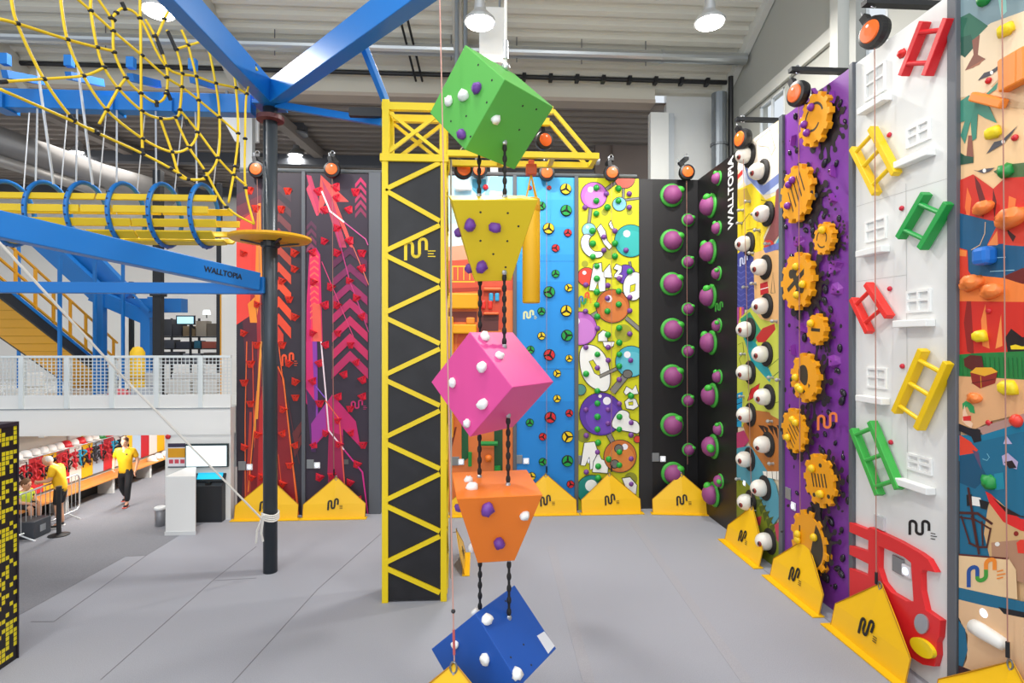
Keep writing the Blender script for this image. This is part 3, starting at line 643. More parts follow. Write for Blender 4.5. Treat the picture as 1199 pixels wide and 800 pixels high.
# ---------------------------------------------------------------- F: black wall round the corner with mushroom holds
F_ = Panel('B', 748, 817, 'climbing_wall', 'black climbing wall with purple mushroom holds, the face beside the yellow molecule wall', M('#1b1a1c', .45))
G_ = Panel('R', 817, 864, 'climbing_wall', 'black climbing wall with white vertical lettering, the face beside the eyeball wall', M('#161517', .45))
F_.poly([(749, 208), (764, 208), (764, 596), (749, 596)], '#2b2a2c')
b1 = lambda x, y: (740 + x / 3.639, 180 + y / 3.636)
b2 = lambda x, y: (740 + x / 3.333, 400 + y / 3.333)
def mush():
    mb = MB(); mb.m(M('#93467e', .6, bump=.3, bs=60), True); mb.lathe([(.235, .04), (.25, .1), (.23, .18), (.16, .26), (.07, .3), (0, .31)], (0, 0, 0), (0, 0, 1), 24)
    cap = mb.mesh('mushroom_mesh'); mb = MB(); mb.m(M('#42a83c', .5), True); mb.lathe([(.31, 0), (.31, .025), (.28, .05), (.22, .055)], (0, 0, 0), (0, 0, 1), 28); rim = mb.mesh('rim_mesh')
    mb = MB(); mb.m(M('#46b43e', .5), True); mb.ball((.145, .145, .17), .105, (1.1, .9, .9)); return cap, rim, mb.mesh('knob_mesh')
cap, rim, knob = mush()
def mushroom(P_, px, py, s_, roll=0):
    h = P_.hold(cap, 'mushroom_hold', px, py, s_, roll); sub(rim, 'rim', h); sub(knob, 'knob', h)
for f, L in ((b1, ((168, 178), (168, 372), (168, 555), (170, 750))), (b2, ((155, 135), (155, 325), (158, 515)))):
    for p in L: mushroom(F_, *f(*p), .97, random.uniform(-.25, .2))
for f, L in ((b1, ((238, 283), (238, 462), (238, 662))), (b2, ((218, 38), (218, 230), (220, 422)))):
    for p in L: mushroom(F_, *f(*p), .55, random.uniform(-.3, .2))
for f, L in ((b1, ((340, 222), (340, 418), (340, 608), (342, 805))), (b2, ((318, 210), (320, 410), (322, 597)))):
    for p in L: mushroom(G_, *f(*p), .95, random.choice((.9, 1.2, -.8, .3)))
for f, L in ((b1, ((370, 105), (370, 318), (370, 510), (371, 732))), (b2, ((342, 138), (345, 343), (347, 545)))):
    for p in L: mushroom(G_, *f(*p), .55, random.uniform(-1, 1))
F_.fittings(767.5, 535.5, 776, 537.5)
tm = text_mesh('WALLTOPIA', .46, M('#f2f2f2', .4))
p = G_.pt(856, 226, .004); o = inst(tm, 'lettering', G_.root, Matrix())
xa, ya, za = V((0, 0, 1)), V((0, 1, 0)), V((-1, 0, 0))     # reads upwards on a wall facing -x
o.matrix_basis = Matrix.Translation(p - ORIG[G_.root.name]) @ Matrix((xa, ya, za)).transposed().to_4x4() @ Matrix.Diagonal((.62, .8, 1, 1))
G_.logo(838, 354, 9, 11, '#3f9a3a', 1.2, 0, False)
F_.finish(); G_.finish()
# ---------------------------------------------------------------- H: eyeball wall
e1 = lambda x, y: (850 + x / 3.6364, 80 + y / 3.6364)
e2 = lambda x, y: (850 + x / 3.6364, 280 + y / 3.6364)
e3 = lambda x, y: (850 + x / 3.331, 480 + y / 3.3333)
H_ = Panel('R', 864, 914.4, 'climbing_wall', 'colourful doodle-painted climbing wall studded with white eyeballs', M('#e8d8b8', .5))
H_.poly([(862, 130), (920, 130), (920, 215), (862, 240)], '#efd9b4')
H_.circ(*e1(165, 400), 30, 38, '#c8cfe0'); H_.circ(*e1(165, 375), 27, 33, '#efe2d0'); H_.poly([e1(75, 400), e1(95, 470), e1(160, 540), e1(235, 480), e1(235, 440), e1(160, 500), e1(100, 440)], '#7484bc')
for k in range(5): H_.poly([e1(45, 380 + 40 * k), e1(72, 350 + 40 * k), e1(72, 370 + 40 * k), e1(45, 400 + 40 * k)], '#d8352c' if k % 2 == 0 else '#f4f0ea')
H_.shape([e1(130, 310), e1(190, 262), e1(210, 340), e1(195, 370), e1(180, 335), e1(140, 330)], '#f6ecd0', '#6a5a40', .6)
H_.poly([e1(45, 520), e1(110, 490), e1(170, 560), e1(215, 540), e1(215, 600), e1(160, 720), e1(175, 800), e1(45, 800)], '#efd022')
H_.poly([e1(45, 520), e1(90, 510), e1(110, 560), e1(60, 590)], '#c8a83a')
H_.poly([e1(215, 520), e1(250, 490), e1(250, 680), e1(160, 800), e1(165, 730), e1(205, 640)], '#8a4a4c'); H_.poly([e1(250, 680), e1(250, 780), e1(205, 760)], '#3aa6c8')
H_.line([e1(70, 660), e1(100, 620), e1(130, 640), e1(160, 625)], .7, '#5a4a10'); H_.line([e1(90, 690), e1(130, 680), e1(150, 700)], .7, '#5a4a10'); H_.line([e1(150, 560), e1(190, 570), e1(200, 600)], .7, '#5a4a10')
H_.poly([e2(45, 70), e2(75, 40), e2(120, 80), e2(130, 300), e2(45, 300)], '#42489a')
for k in range(8): H_.line([e2(50 + 16 * i, 110 + 24 * k + (12 if i % 2 else 0)) for i in range(6)], .8, '#6a70c0')
H_.poly([e2(120, 60), e2(200, 35), e2(240, 60), e2(240, 370), e2(150, 340), e2(125, 300)], '#edb97c')
H_.circ(*e2(185, 22), 6, 5, '#d8382e'); H_.poly([e2(160, 40), e2(240, 10), e2(240, 40), e2(170, 60)], '#6a70b8')
H_.poly([e2(148, 190), e2(180, 180), e2(185, 230), e2(150, 240)], '#c8202a'); H_.line([e2(150, 215), e2(184, 205)], 1, '#f4efe8'); H_.line([e2(195, 230), e2(203, 140), e2(212, 230), e2(195, 230)], .7, '#3a2a20')
for x, c in ((48, '#b04a9a'), (60, '#f08a3a'), (70, '#b04a9a')): H_.poly([e2(x, 290), e2(x + 10, 290), e2(x + 10, 370), e2(x, 370)], c)
H_.poly([e2(60, 340), e2(110, 290), e2(150, 340), e2(250, 370), e2(250, 800), e2(45, 800), e2(45, 400)], '#c9d04c')
H_.poly([e2(65, 340), e2(105, 310), e2(160, 400), e2(130, 440), e2(80, 430)], '#3a9a72'); H_.poly([e2(80, 420), e2(130, 440), e2(200, 580), e2(190, 610), e2(110, 520)], '#1fa0aa')
H_.poly([e2(130, 420), e2(160, 380), e2(210, 360), e2(215, 385), e2(170, 440), e2(140, 440)], '#c42a26')
H_.line([e2(55, 450), e2(75, 440), e2(80, 480), e2(60, 510), e2(70, 540)], .7, '#6a7020'); H_.line([e2(180, 550), e2(240, 500), e2(235, 560), e2(200, 590)], .8, '#3f6a20')
H_.shape([e2(95, 690), e2(110, 640), e2(148, 615), e2(140, 650), e2(115, 680)], '#d8232a', '#4a1010', .6)
H_.line([e2(140, 650), e2(200, 700), e2(245, 690)], .7, '#6a7020'); H_.poly([e2(45, 660), e2(75, 650), e2(70, 800), e2(45, 800)], '#1f9ac8')
for k in range(5): H_.line([e2(50, 680 + 24 * k), e2(72, 672 + 24 * k)], 1, '#15304a')
H_.poly([e3(70, 60), e3(110, 0), e3(240, 20), e3(240, 250), e3(150, 240), e3(110, 180)], '#b8702e'); H_.poly([e3(170, 0), e3(230, 0), e3(225, 45), e3(180, 20)], '#c8cc5a')
for k in range(6): H_.poly([e3(130 + 18 * k, 60), e3(150 + 18 * k, 62 + 8 * (k % 2)), e3(160 + 16 * k, 100 + 14 * (k % 2))], '#2a1a14')
H_.poly([e3(45, 90), e3(75, 80), e3(95, 120), e3(70, 150), e3(45, 150)], '#b83a6a'); H_.poly([e3(45, 150), e3(100, 140), e3(200, 290), e3(225, 400), e3(190, 450), e3(130, 330), e3(45, 260)], '#4f9aae')
H_.poly([e3(148, 240), e3(222, 240), e3(215, 275), e3(155, 262)], '#f2eee4'); H_.line([e3(165, 240), e3(165, 265)], .6, '#5a4a40'); H_.line([e3(185, 240), e3(187, 270)], .6, '#5a4a40'); H_.line([e3(203, 240), e3(203, 272)], .6, '#5a4a40')
H_.poly([e3(45, 270), e3(80, 280), e3(130, 330), e3(180, 440), e3(215, 480), e3(225, 620), e3(45, 620)], '#7c8a22')
for k in range(6): H_.poly([e3(120 + 14 * k, 350 + 26 * k), e3(150 + 14 * k, 350 + 22 * k), e3(128 + 14 * k, 385 + 26 * k)], '#4a5a14')
H_.poly([e3(120, 420), e3(145, 415), e3(140, 450), e3(122, 455)], '#c0304a'); H_.poly([e3(195, 450), e3(235, 420), e3(235, 540), e3(205, 510)], '#c03a5a')
mb = MB(M('#1d1a1a', .6)); mb.lathe([(.24, 0), (.245, .035), (.2, .06)], (0, 0, 0), (0, 0, 1), 26); collar = mb.mesh('collar_mesh')
mb = MB(); mb.m(M('#e6e2d8', .35), True); mb.ball((0, 0, .13), .165, (1, 1, 1.08), 22, 14); eyeball = mb.mesh('eyeball_mesh')
mb = MB(); mb.m(M('#8a2a22', .4), True); mb.ball((.055, -.03, .262), .062, (1, 1, .62), 12, 8); mb.m(M('#1a1010', .3), True); mb.ball((.066, -.032, .284), .036, (1, 1, .6), 10, 6)
mb.m(M('#c85a4a', .5)); mb.tube([(.02, .02, .3), (.06, .05, .283), (.1, .05, .25)], .004, 4); mb.tube([(.0, -.08, .285), (.05, -.1, .26), (.08, -.08, .26)], .004, 4); mb.tube([(.02, .03, .3), (.0, .09, .275)], .004, 4); iris = mb.mesh('iris_mesh')
for f, L in ((e1, ((92, 372), (150, 440), (170, 620), (90, 748))), (e2, ((160, 120), (165, 285), (95, 385), (165, 490), (95, 568), (175, 672), (97, 748))), (e3, ((158, 135), (85, 193), (145, 305), (90, 360), (165, 513)))):
    for x, y in L:
        h = H_.hold(eyeball, 'eye_hold', *f(x + 12, y), 1.0, random.uniform(-.3, .3)); sub(collar, 'collar', h); sub(iris, 'iris', h)
peg = MB(); peg.m(M('#a8a8a4', .35, .2), True); peg = peg.lathe([(.05, 0), (.03, .05), (.03, .1), (.05, .13), (.03, .17), (0, .18)], (0, 0, 0), (0, 0, 1), 10).mesh('peg_mesh')
for f, L in ((e1, ((105, 568), (75, 605), (145, 690), (70, 660), (135, 620))), (e2, ((120, 60), (190, 20), (95, 205), (130, 190), (220, 350), (85, 490), (205, 590), (80, 670), (240, 600))), (e3, ((185, 45), (190, 210), (60, 270)))):
    for p in L: H_.hold(peg, 'peg_hold', *f(*p), .8)
H_.logo(868.5, 301, 9, 11, '#c8d0f0', 1.2, -.25, False)
H_.fittings(868, 560, 873, 566, k=.9)
H_.finish()
edge('R', 914.5, 918.9, 'grey edge post between the eyeball wall and the purple gear wall')
# ---------------------------------------------------------------- I: purple gear wall
I_ = Panel('R', 919, 997, 'climbing_wall', 'purple climbing wall with orange gear wheels on black splashes', M('#7d379c', .45))
BLK = '#1b1620'
def splat(px, py, rx, ry, seed, n=13):
    rnd = random.Random(seed); I_.circ(px, py, rx, ry, BLK)
    for k in range(n):                        # runs of paint that end in a drop
        a = 2 * PI * (k + rnd.uniform(-.3, .3)) / n; l = rnd.uniform(1.12, 1.55); w = rnd.uniform(.16, .3) * rx; ca, sa = math.cos(a), math.sin(a)
        P_ = [(px + rx * t * ca, py + ry * t * sa) for t in (.7, .95, (1 + l) / 2, l)]
        I_.line(P_, [w * 2.4, w * 1.6, w * .9, w * 1.1], BLK); I_.circ(px + rx * l * ca, py + ry * l * sa, w * .75, w * 1.1, BLK, 12)
    for k in range(5):
        a = rnd.uniform(0, 2 * PI); r = rnd.uniform(1.5, 1.9); I_.circ(px + rx * r * math.cos(a), py + ry * r * math.sin(a), rnd.uniform(.8, 1.8), rnd.uniform(1.2, 2.6), BLK, 12)
def gear_mesh(R, teeth, col, seed):
    rnd = random.Random(seed); out = []
    for k in range(teeth):
        a = 2 * PI * k / teeth; w = PI / teeth
        for t, r in ((-.95, .86), (-.5, .86), (-.38, 1), (.38, 1), (.5, .86)): out.append((R * r * math.cos(a + t * w), R * r * math.sin(a + t * w), .05))
    mb = MB(M(col, .45)); mb.prism(out, (0, 0, .09)); mb.m(M('#151218', .6)).lathe([(R * .6, 0), (R * .6, .05)], (0, 0, 0), (0, 0, 1), 16)
    return mb.mesh('gear_mesh')
def doodle(R, kind, col='#3a3326'):
    mb = MB(M(col, .6)); z = .1415
    if kind == 'bone':
        for x in (-.4, .4):
            for y in (-.13, .13): mb.poly([(R * (x + .17 * math.cos(t)), R * (y + .15 * math.sin(t)), z) for t in [2 * PI * k / 14 for k in range(14)]])
        mb.poly([(-R * .4, -R * .12, z + .0006), (R * .4, -R * .12, z + .0006), (R * .4, R * .12, z + .0006), (-R * .4, R * .12, z + .0006)]); mb.poly([(-.05 * R, .6 * R, z), (.12 * R, .6 * R, z), (.1 * R, -.6 * R, z), (-.08 * R, -.5 * R, z)])
    elif kind == 'drop': mb.poly([(R * .32 * math.sin(t) * (1 - .25 * math.cos(t)), R * (.1 - .42 * math.cos(t)) * -1, z) for t in [2 * PI * k / 18 for k in range(18)]]); mb.poly([(R * .1, R * .55, z), (R * .3, R * .6, z), (R * .2, R * .4, z)]); mb.poly([(-R * .3, R * .4, z), (-R * .15, R * .5, z), (-R * .2, R * .3, z)])
    elif kind == 'bar': mb.poly([(-R * .45, -R * .2, z), (R * .45, R * .05, z), (R * .42, R * .25, z), (-R * .48, 0, z)])
    elif kind == 'slash':
        for k in range(5): x = -.5 + .22 * k; mb.poly([(R * x, -R * .4, z), (R * (x + .07), -R * .38, z), (R * (x + .3), R * .42, z), (R * (x + .24), R * .4, z)])
    elif kind == 'ladder':
        for k in range(5): y = -.45 + .2 * k; mb.poly([(-R * .25, R * y, z), (R * .25, R * (y + .05), z), (R * .25, R * (y + .13), z), (-R * .25, R * (y + .08), z)])
        for p in ((.55, .5), (.6, .05), (.55, -.4), (-.55, .2)): mb.poly([(R * (p[0] + .08 * math.cos(t)), R * (p[1] + .1 * math.sin(t)), z) for t in [2 * PI * k / 10 for k in range(10)]])
    elif kind == 'swirl':
        for a0, r in ((.3, .55), (2.2, .5), (4.2, .35)):
            pts = [(R * r * math.cos(a0 + k * .25), R * r * math.sin(a0 + k * .25), z) for k in range(7)]; pts2 = [(R * (r + .09) * math.cos(a0 + k * .25), R * (r + .09) * math.sin(a0 + k * .25), z) for k in range(7)]
            mb.poly(pts + pts2[::-1])
    elif kind == 'half': mb.poly([(R * .8 * math.cos(t), R * .8 * math.sin(t), z) for t in [-.9 + k * .2 for k in range(14)]]); 
    return mb.mesh('gear_print_mesh')
ph = m_wedge_hold('#8a3aa0'); yh = m_ball('#e8c01a', .065, .9); ph2 = m_ball('#7a2c98', .065, .9)
gears = [(e1(408, 220), .43, 11, 'swirl', 0), (e1(328, 535), .5, 12, 'slash', 1), (e1(448, 725), .26, 11, 'swirl', 2), (e2(333, 180), .5, 12, 'bone', 3), (e2(417, 385), .26, 9, 'bar', 4),
         (e2(367, 590), .42, 11, 'drop', 5), (e3(293, 80), .39, 11, 'slash', 6), (e3(395, 275), .43, 11, 'ladder', 7), (e3(352, 515), .52, 12, 'half', 8)]
for (px, py), R, n, kind, sd in gears:
    d = PX(px, py, XR).dot(FWD); r = R / d * FPX; splat(px + r * .2, py + r * .12, r * .5, r * .92, sd)
for k in range(26):
    rnd = random.Random(100 + k); x = rnd.uniform(921, 995); y = rnd.uniform(115, 700); I_.circ(x, y, rnd.uniform(.8, 2), rnd.uniform(1.2, 3.2), BLK, 10)
for (px, py), R, n, kind, sd in gears:
    h = I_.hold(gear_mesh(R, n, '#eda012', sd), 'gear_hold', px, py, 1, sd * .7)
    sub(doodle(R, kind), 'gear_print', h)
    rnd = random.Random(sd + 50)
    for k in range(3 if R > .3 else 1):
        a = rnd.uniform(0, 6.28); sb_ = sub(ph2 if sd < 2 else yh, 'knob_hold', h); sb_.location = (R * .5 * math.cos(a), R * .5 * math.sin(a), .14)
stud = MB(); stud.m(M('#2c2732', .12, .2), True); stud = stud.ball((0, 0, .02), .06, (.8, 1.3, .7), 12, 8).mesh('stud_mesh')
for f, L in ((e1, ((450, 440), (425, 405), (475, 405), (275, 360), (305, 350), (260, 460), (365, 655), (345, 690), (258, 675), (300, 205), (345, 160), (490, 150), (510, 225), (420, 630), (375, 690), (485, 640))),
             (e2, ((285, 75), (440, 150), (480, 215), (430, 215), (425, 260), (340, 420), (490, 465), (450, 300), (285, 600), (480, 560), (505, 655), (500, 690), (445, 740), (420, 770), (260, 740))),
             (e3, ((430, 130), (460, 185), (265, 170), (390, 95), (420, 60), (380, 160), (340, 370), (480, 355), (415, 435), (455, 470), (460, 580), (430, 690), (440, 620), (485, 270), (460, 330), (400, 660), (280, 325), (455, 640)))):
    for p in L: I_.hold(stud, 'stud_hold', *f(*p), random.uniform(.6, 1.1), random.uniform(-1, 1))
for f, L in ((e1, ((460, 440), (460, 560), (290, 310), (320, 740), (385, 110), (455, 130))), (e2, ((480, 110), (470, 125), (480, 215), (330, 385), (290, 475), (470, 520), (320, 15)))):
    for p in L: I_.hold(ph, 'hold', *f(*p), 1.0, random.uniform(-2, 2))
I_.hold(m_ball('#d01f2a', .05), 'hold', *e1(330, 220))
I_.logo(967, 484, 24, 20, '#ef7f3c', 2.0, .0, False)
I_.fittings(923.5, 578, 930, 593, k=.95)
I_.finish()
edge('R', 997.1, 1001.9, 'grey edge post between the purple gear wall and the white house-front wall')
# ---------------------------------------------------------------- J: white house-front wall
J_ = Panel('R', 1002, 1114, 'climbing_wall', 'white climbing wall with moulded windows, coloured ladders and a red vehicle front', M('#e4e5e3', .5))
w1 = lambda x, y: (960 + x / 4, y / 4)
w2 = lambda x, y: (960 + x / 4, 190 + y / 4)
w3 = lambda x, y: (960 + x / 4, 380 + y / 4)
w4 = lambda x, y: (960 + x / 3.335, 560 + y / 3.3333)
WH = M('#ecedeb', .45)
def relief(pa, pb, sa, sb_):
    """window: pane area between u/z of pixels pa (upper left) and pb (lower right) ; sill from sa to sb_"""
    (ua, za), (ub, zb) = J_.uv(*pa), J_.uv(*pb); mb = MB(WH); t = .03; d = .03
    ul, uh = sorted((ua, ub)); zl, zh = sorted((za, zb)); um = (ul + uh) / 2; zm = zl + (zh - zl) * .55
    R4 = lambda a, b, c, e: [(XR - .001, a, c), (XR - .001, b, c), (XR - .001, b, e), (XR - .001, a, e)]
    mb.prism(R4(ul, uh, zl, zh), (-d, 0, 0), [R4(*q) for q in ((ul + t, um - t / 2, zl + t, zm - t / 2), (um + t / 2, uh - t, zl + t, zm - t / 2), (ul + t, um - t / 2, zm + t / 2, zh - t), (um + t / 2, uh - t, zm + t / 2, zh - t))])
    mb.build('window_moulding', J_.root)
    (ua, za), (ub, zb) = J_.uv(*sa), J_.uv(*sb_); zc = (za + zb) / 2; a, b = sorted((ua, ub))
    MB(WH).box((XR - .13, a, zc - .04), (XR - .001, b, zc + .05)).build('window_sill', J_.root, bev=.01)
relief(w1(218, 345), w1(312, 420), w1(212, 520), w1(340, 465)); relief(w1(412, 605), w1(522, 650), w1(385, 775), w1(545, 715))
relief(w2(218, 280), w2(316, 355), w2(205, 430), w2(330, 410)); relief(w2(412, 605), w2(524, 700), w2(382, 760), w2(544, 755))
relief(w3(225, 200), w3(318, 305), w3(205, 345), w3(330, 365)); relief(w3(415, 600), w3(530, 710), w3(392, 735), w3(545, 785))
for x0, y0, x1, y1 in ((1003, 242, 1113, 208), (1002, 330, 1062, 322)): J_.line([(x0, y0), (x1, y1)], .5, '#bfc0be')
J_.line([(1061, 215), (1063, 560)], .5, '#bfc0be')
def ladder(c, a0, a1, b0, b1, rungs, off=.12):
    m_ = M(c, .4); q = lambda p: PX(p[0], p[1], XR - off)
    A0, A1, B0, B1 = q(a0), q(a1), q(b0), q(b1); n = V((-1, 0, 0))
    lad = bpy.data.objects.new('ladder', None); COL.objects.link(lad); lad.parent = J_.root
    mid = (A0 + A1 + B0 + B1) / 4; lad.location = mid - ORIG[J_.root.name]; ORIG[lad.name] = mid
    across = ((B0 + B1) - (A0 + A1)).normalized()
    for P0, P1 in ((A0, A1), (B0, B1)):
        d = (P1 - P0).normalized(); x = d.cross(n).normalized()
        MB(m_).obox((P0 + P1) / 2 - n * .03, (P1 - P0) / 2, x * .04, n * .06).build('rail', lad, bev=.008)
    for t in rungs: MB(m_).tube([A0.lerp(A1, t), B0.lerp(B1, t)], .03, 10).build('rung', lad)
    return lad
ladder('#d51f28', w1(483, 100), w1(382, 355), w1(595, 85), w1(492, 355), (.2, .77))
ladder('#f2c81a', w1(150, 695), w2(258, 148), w1(237, 600), w2(350, 55), (.12, .45, .85))
ladder('#1f9a44', w2(490, 145), w2(368, 355), w2(597, 190), w2(470, 405), (.22, .8))
ladder('#e8322a', w2(150, 640), w3(225, 38), w2(218, 570), w2(318, 725), (.2, .75))
ladder('#ecc40f', w3(478, 118), w3(350, 412), w3(596, 178), w3(455, 490), (.15, .5, .87))
ladder('#3fae49', w3(150, 490), w3(272, 800), w3(235, 455), w3(365, 772), (.1, .5, .88))
rd = m_ball('#c81f3a', .035)
for f, L in ((w1, ((330, 632),)), (w2, ((388, 216), (332, 593))), (w3, ((391, 196), (337, 552)))):
    for p in L: J_.hold(rd, 'hold', *f(*p))
J_.hold(m_rock('#e02a2a', .06, 4), 'hold', *w1(390, 250))
# red vehicle front
def flat3(P_, f, pts, off): return [P_.pt(*f(*p), off) for p in pts]
OUT = ((135, 172), (205, 200), (215, 190), (250, 207), (330, 245), (410, 290), (445, 315), (475, 368), (425, 357), (418, 370), (420, 440), (437, 515), (495, 555), (490, 620), (480, 640), (482, 690), (470, 735), (425, 728), (380, 700), (300, 625), (215, 545), (135, 475), (135, 350), (208, 380), (210, 335), (135, 298), (135, 262), (208, 285), (210, 243), (135, 210))
HOLE = ((252, 265), (300, 285), (350, 308), (378, 330), (388, 480), (360, 480), (300, 445), (268, 405), (250, 350))
carm = M('#e0262a', .4); fo = .002
veh = MB(carm).prism(flat3(J_, w4, OUT, .0), (-.08, 0, 0), [flat3(J_, w4, HOLE, .0)]).build('vehicle_front', J_.root, bev=.01)
el = lambda cx, cy, rx, ry, rot, n=24: [(cx + rx * math.cos(t) * math.cos(rot) - ry * math.sin(t) * math.sin(rot), cy + rx * math.cos(t) * math.sin(rot) + ry * math.sin(t) * math.cos(rot)) for t in [2 * PI * k / n for k in range(n)]]
MB(M('#f2d21c', .35)).prism(flat3(J_, w4, el(436, 662, 56, 28, .7), .081), (-.05, 0, 0)).build('indicator_hold', veh)
MB(M('#b9bcc0', .2, .7)).prism(flat3(J_, w4, el(425, 568, 27, 40, -.15), .081), (-.02, 0, 0)).build('headlight', veh)
J_.logo(*w4(352, 155), 25, 20, '#16161a', 2.2, .22)
MB(M('#c8c9cb', .4)).obox(J_.pt(*w4(240, 173), .02), (.02, 0, 0), (0, .09, 0), (0, 0, .09)).build('number_plate', J_.root)
p = J_.pt(*w4(310, 340)); MB(M('#8d9092', .4, .3)).obox(p - V((.015, 0, 0)), (.015, 0, 0), (0, .1, 0), (0, 0, .11)).build('number_plate', J_.root, bev=.01)
p = J_.pt(*w4(345, 363)); b_ = MB(M('#eef0f4', .3)).obox(p - V((.02, 0, 0)), (.02, 0, 0), (0, .08, 0), (0, 0, .08)).build('start_button', J_.root, bev=.02)
MB(M('#dfe9ff', .3, 0, .8)).lathe([(.05, 0), (.045, .012), (.03, .012), (.03, .006), (0, .006)], p - V((.04, 0, 0)), (-1, 0, 0), 18).build('light_ring', b_)
J_.finish()
edge('R', 1114.1, 1124.9, 'grey edge post between the white house-front wall and the pirate island wall', .06)
# ---------------------------------------------------------------- K: pirate island wall
p1 = lambda x, y: (1110 + x / 2.966, y / 2.963)
p2 = lambda x, y: (1110 + x / 2.966, 260 + y / 2.963)
p3 = lambda x, y: (1110 + x / 2.854, 520 + y / 2.857)
K_ = Panel('R', 1125, 1262, 'climbing_wall', 'climbing wall painted with a pirate island, palms, red cliffs and sea', M('#ecc493', .5))
def kp(f, pts, c): K_.poly([f(*p) for p in pts], c)
R_ = 480                                           # right margin of the crops
kp(p1, ((40, -60), (R_, -60), (R_, 0), (260, 40), (150, 100), (40, 250)), '#7d97a0'); kp(p1, ((40, 150), (150, 80), (R_, -40), (R_, 250), (40, 340)), '#ecd6b6')
kp(p1, ((170, -40), (200, -60), (205, 40), (185, 60)), '#8fc8c0')
kp(p1, ((45, 60), (75, 45), (140, 90), (110, 120), (90, 170), (70, 150), (45, 195)), '#2f6a56'); kp(p1, ((45, 130), (80, 120), (95, 160), (60, 200), (45, 190)), '#27584a')
kp(p1, ((85, 140), (112, 120), (105, 190), (132, 205), (90, 235), (60, 245), (90, 190)), '#8a5a4c'); kp(p1, ((60, 245), (110, 215), (130, 200), (110, 225)), '#a86f58')
kp(p1, ((150, 300), (264, 190), (R_, 250), (R_, 400), (190, 370), (225, 360)), '#cfae86')
kp(p1, ((150, 310), (175, 285), (170, 310), (115, 345)), '#3f8f7a')
kp(p1, ((45, 350), (75, 330), (95, 355), (140, 360), (172, 428), (130, 410), (105, 395), (100, 480), (85, 490), (80, 420), (60, 500), (45, 470), (60, 420), (45, 425)), '#3d8a76')
kp(p1, ((72, 470), (85, 470), (90, 545), (65, 550)), '#8f5748'); kp(p1, ((45, 530), (60, 540), (90, 545), (90, 565), (45, 572)), '#22503e')
for x0, y0, x1, y1, x2, y2 in ((105, 280, 150, 250, 205, 210), (135, 535, 190, 490, 245, 435), (90, 590, 125, 590, 165, 582)):
    K_.poly([p1(x0, y0), p1((x0 + x1) / 2, y1 + 3), p1(x1, y1 - 4), p1(x2, y2), p1((x1 + x2) / 2, (y1 + y2) / 2 + 10), p1(x1, y1 + 12)], '#4a4a52'); K_.circ(*p1(x1 + 4, y1 + 2), 2, 2.4, '#f2efe8')
kp(p1, ((160, 595), (215, 570), (264, 565), (R_, 560), (R_, 640), (200, 625)), '#4c6a40')
kp(p1, ((45, 625), (90, 605), (160, 655), (200, 618), (R_, 600), (R_, 830), (45, 830)), '#cf2f22')
kp(p1, ((95, 610), (115, 640), (135, 700), (125, 760), (110, 690), (100, 650)), '#6a1c1c'); kp(p1, ((160, 655), (172, 700), (165, 760), (158, 700)), '#5e1a1a'); kp(p1, ((215, 680), (240, 690), (230, 770), (212, 720)), '#f07a3a')
kp(p1, ((70, 650), (85, 690), (75, 780), (62, 720)), '#ee7038')
kp(p2, ((45, -30), (150, -5), (210, 0), (264, 30), (R_, 60), (R_, 200), (45, 200)), '#17577e')
kp(p1, ((190, 770), (264, 770), (R_, 760), (R_, 870), (200, 850)), '#d8402a')
kp(p2, ((140, 80), (180, 0), (264, -20), (R_, -20), (R_, 65), (200, 75)), '#d23a26'); kp(p2, ((140, 82), (175, 30), (178, 80)), '#f08a4a')
kp(p2, ((205, 0), (215, 30), (240, 50), (230, 70), (212, 40)), '#3a1414')
K_.line([p2(90, 130), p2(205, 122)], .8, '#9fd0e0'); K_.line([p2(150, 172), p2(235, 167)], .8, '#9fd0e0'); K_.line([p2(134, 0), p2(132, 40), p2(115, 80), p2(85, 97)], .9, '#e0b890')
kp(p2, ((45, 90), (72, 98), (75, 170), (100, 205), (45, 230)), '#d83a24'); kp(p2, ((45, 95), (70, 100), (68, 120), (45, 118)), '#f0843a')
kp(p2, ((195, 190), (264, 160), (R_, 150), (R_, 240), (190, 240)), '#6a1c18'); kp(p2, ((45, 225), (70, 200), (100, 185), (200, 195), (264, 215), (R_, 215), (R_, 290), (45, 285)), '#f0823a')
kp(p2, ((45, 275), (R_, 280), (R_, 460), (45, 470)), '#cf2a1e'); kp(p2, ((70, 275), (85, 275), (95, 460), (72, 450), (60, 350)), '#8e1f1a'); kp(p2, ((120, 340), (135, 285), (142, 380), (150, 440), (125, 430)), '#ee8440'); kp(p2, ((170, 440), (190, 320), (195, 430)), '#f0904a')
kp(p2, ((205, 400), (225, 370), (264, 400), (R_, 400), (R_, 460), (215, 465)), '#1d1416'); kp(p2, ((222, 430), (240, 425), (262, 432), (R_, 430), (R_, 442), (225, 442)), '#f0d020')
kp(p2, ((45, 460), (110, 455), (R_, 440), (R_, 560), (45, 545)), '#1f7a3a')
for k in range(16): x = 55 + 16 * k; K_.line([p2(x, 470), p2(x + 4, 540)], .6, '#145a2a')
kp(p2, ((45, 535), (150, 540), (R_, 560), (R_, 620), (160, 690), (100, 720), (45, 700)), '#dca878'); kp(p2, ((110, 715), (R_, 600), (R_, 640), (130, 740)), '#b08a80')
kp(p2, ((130, 738), (R_, 630), (R_, 830), (45, 830), (45, 740)), '#11779a')
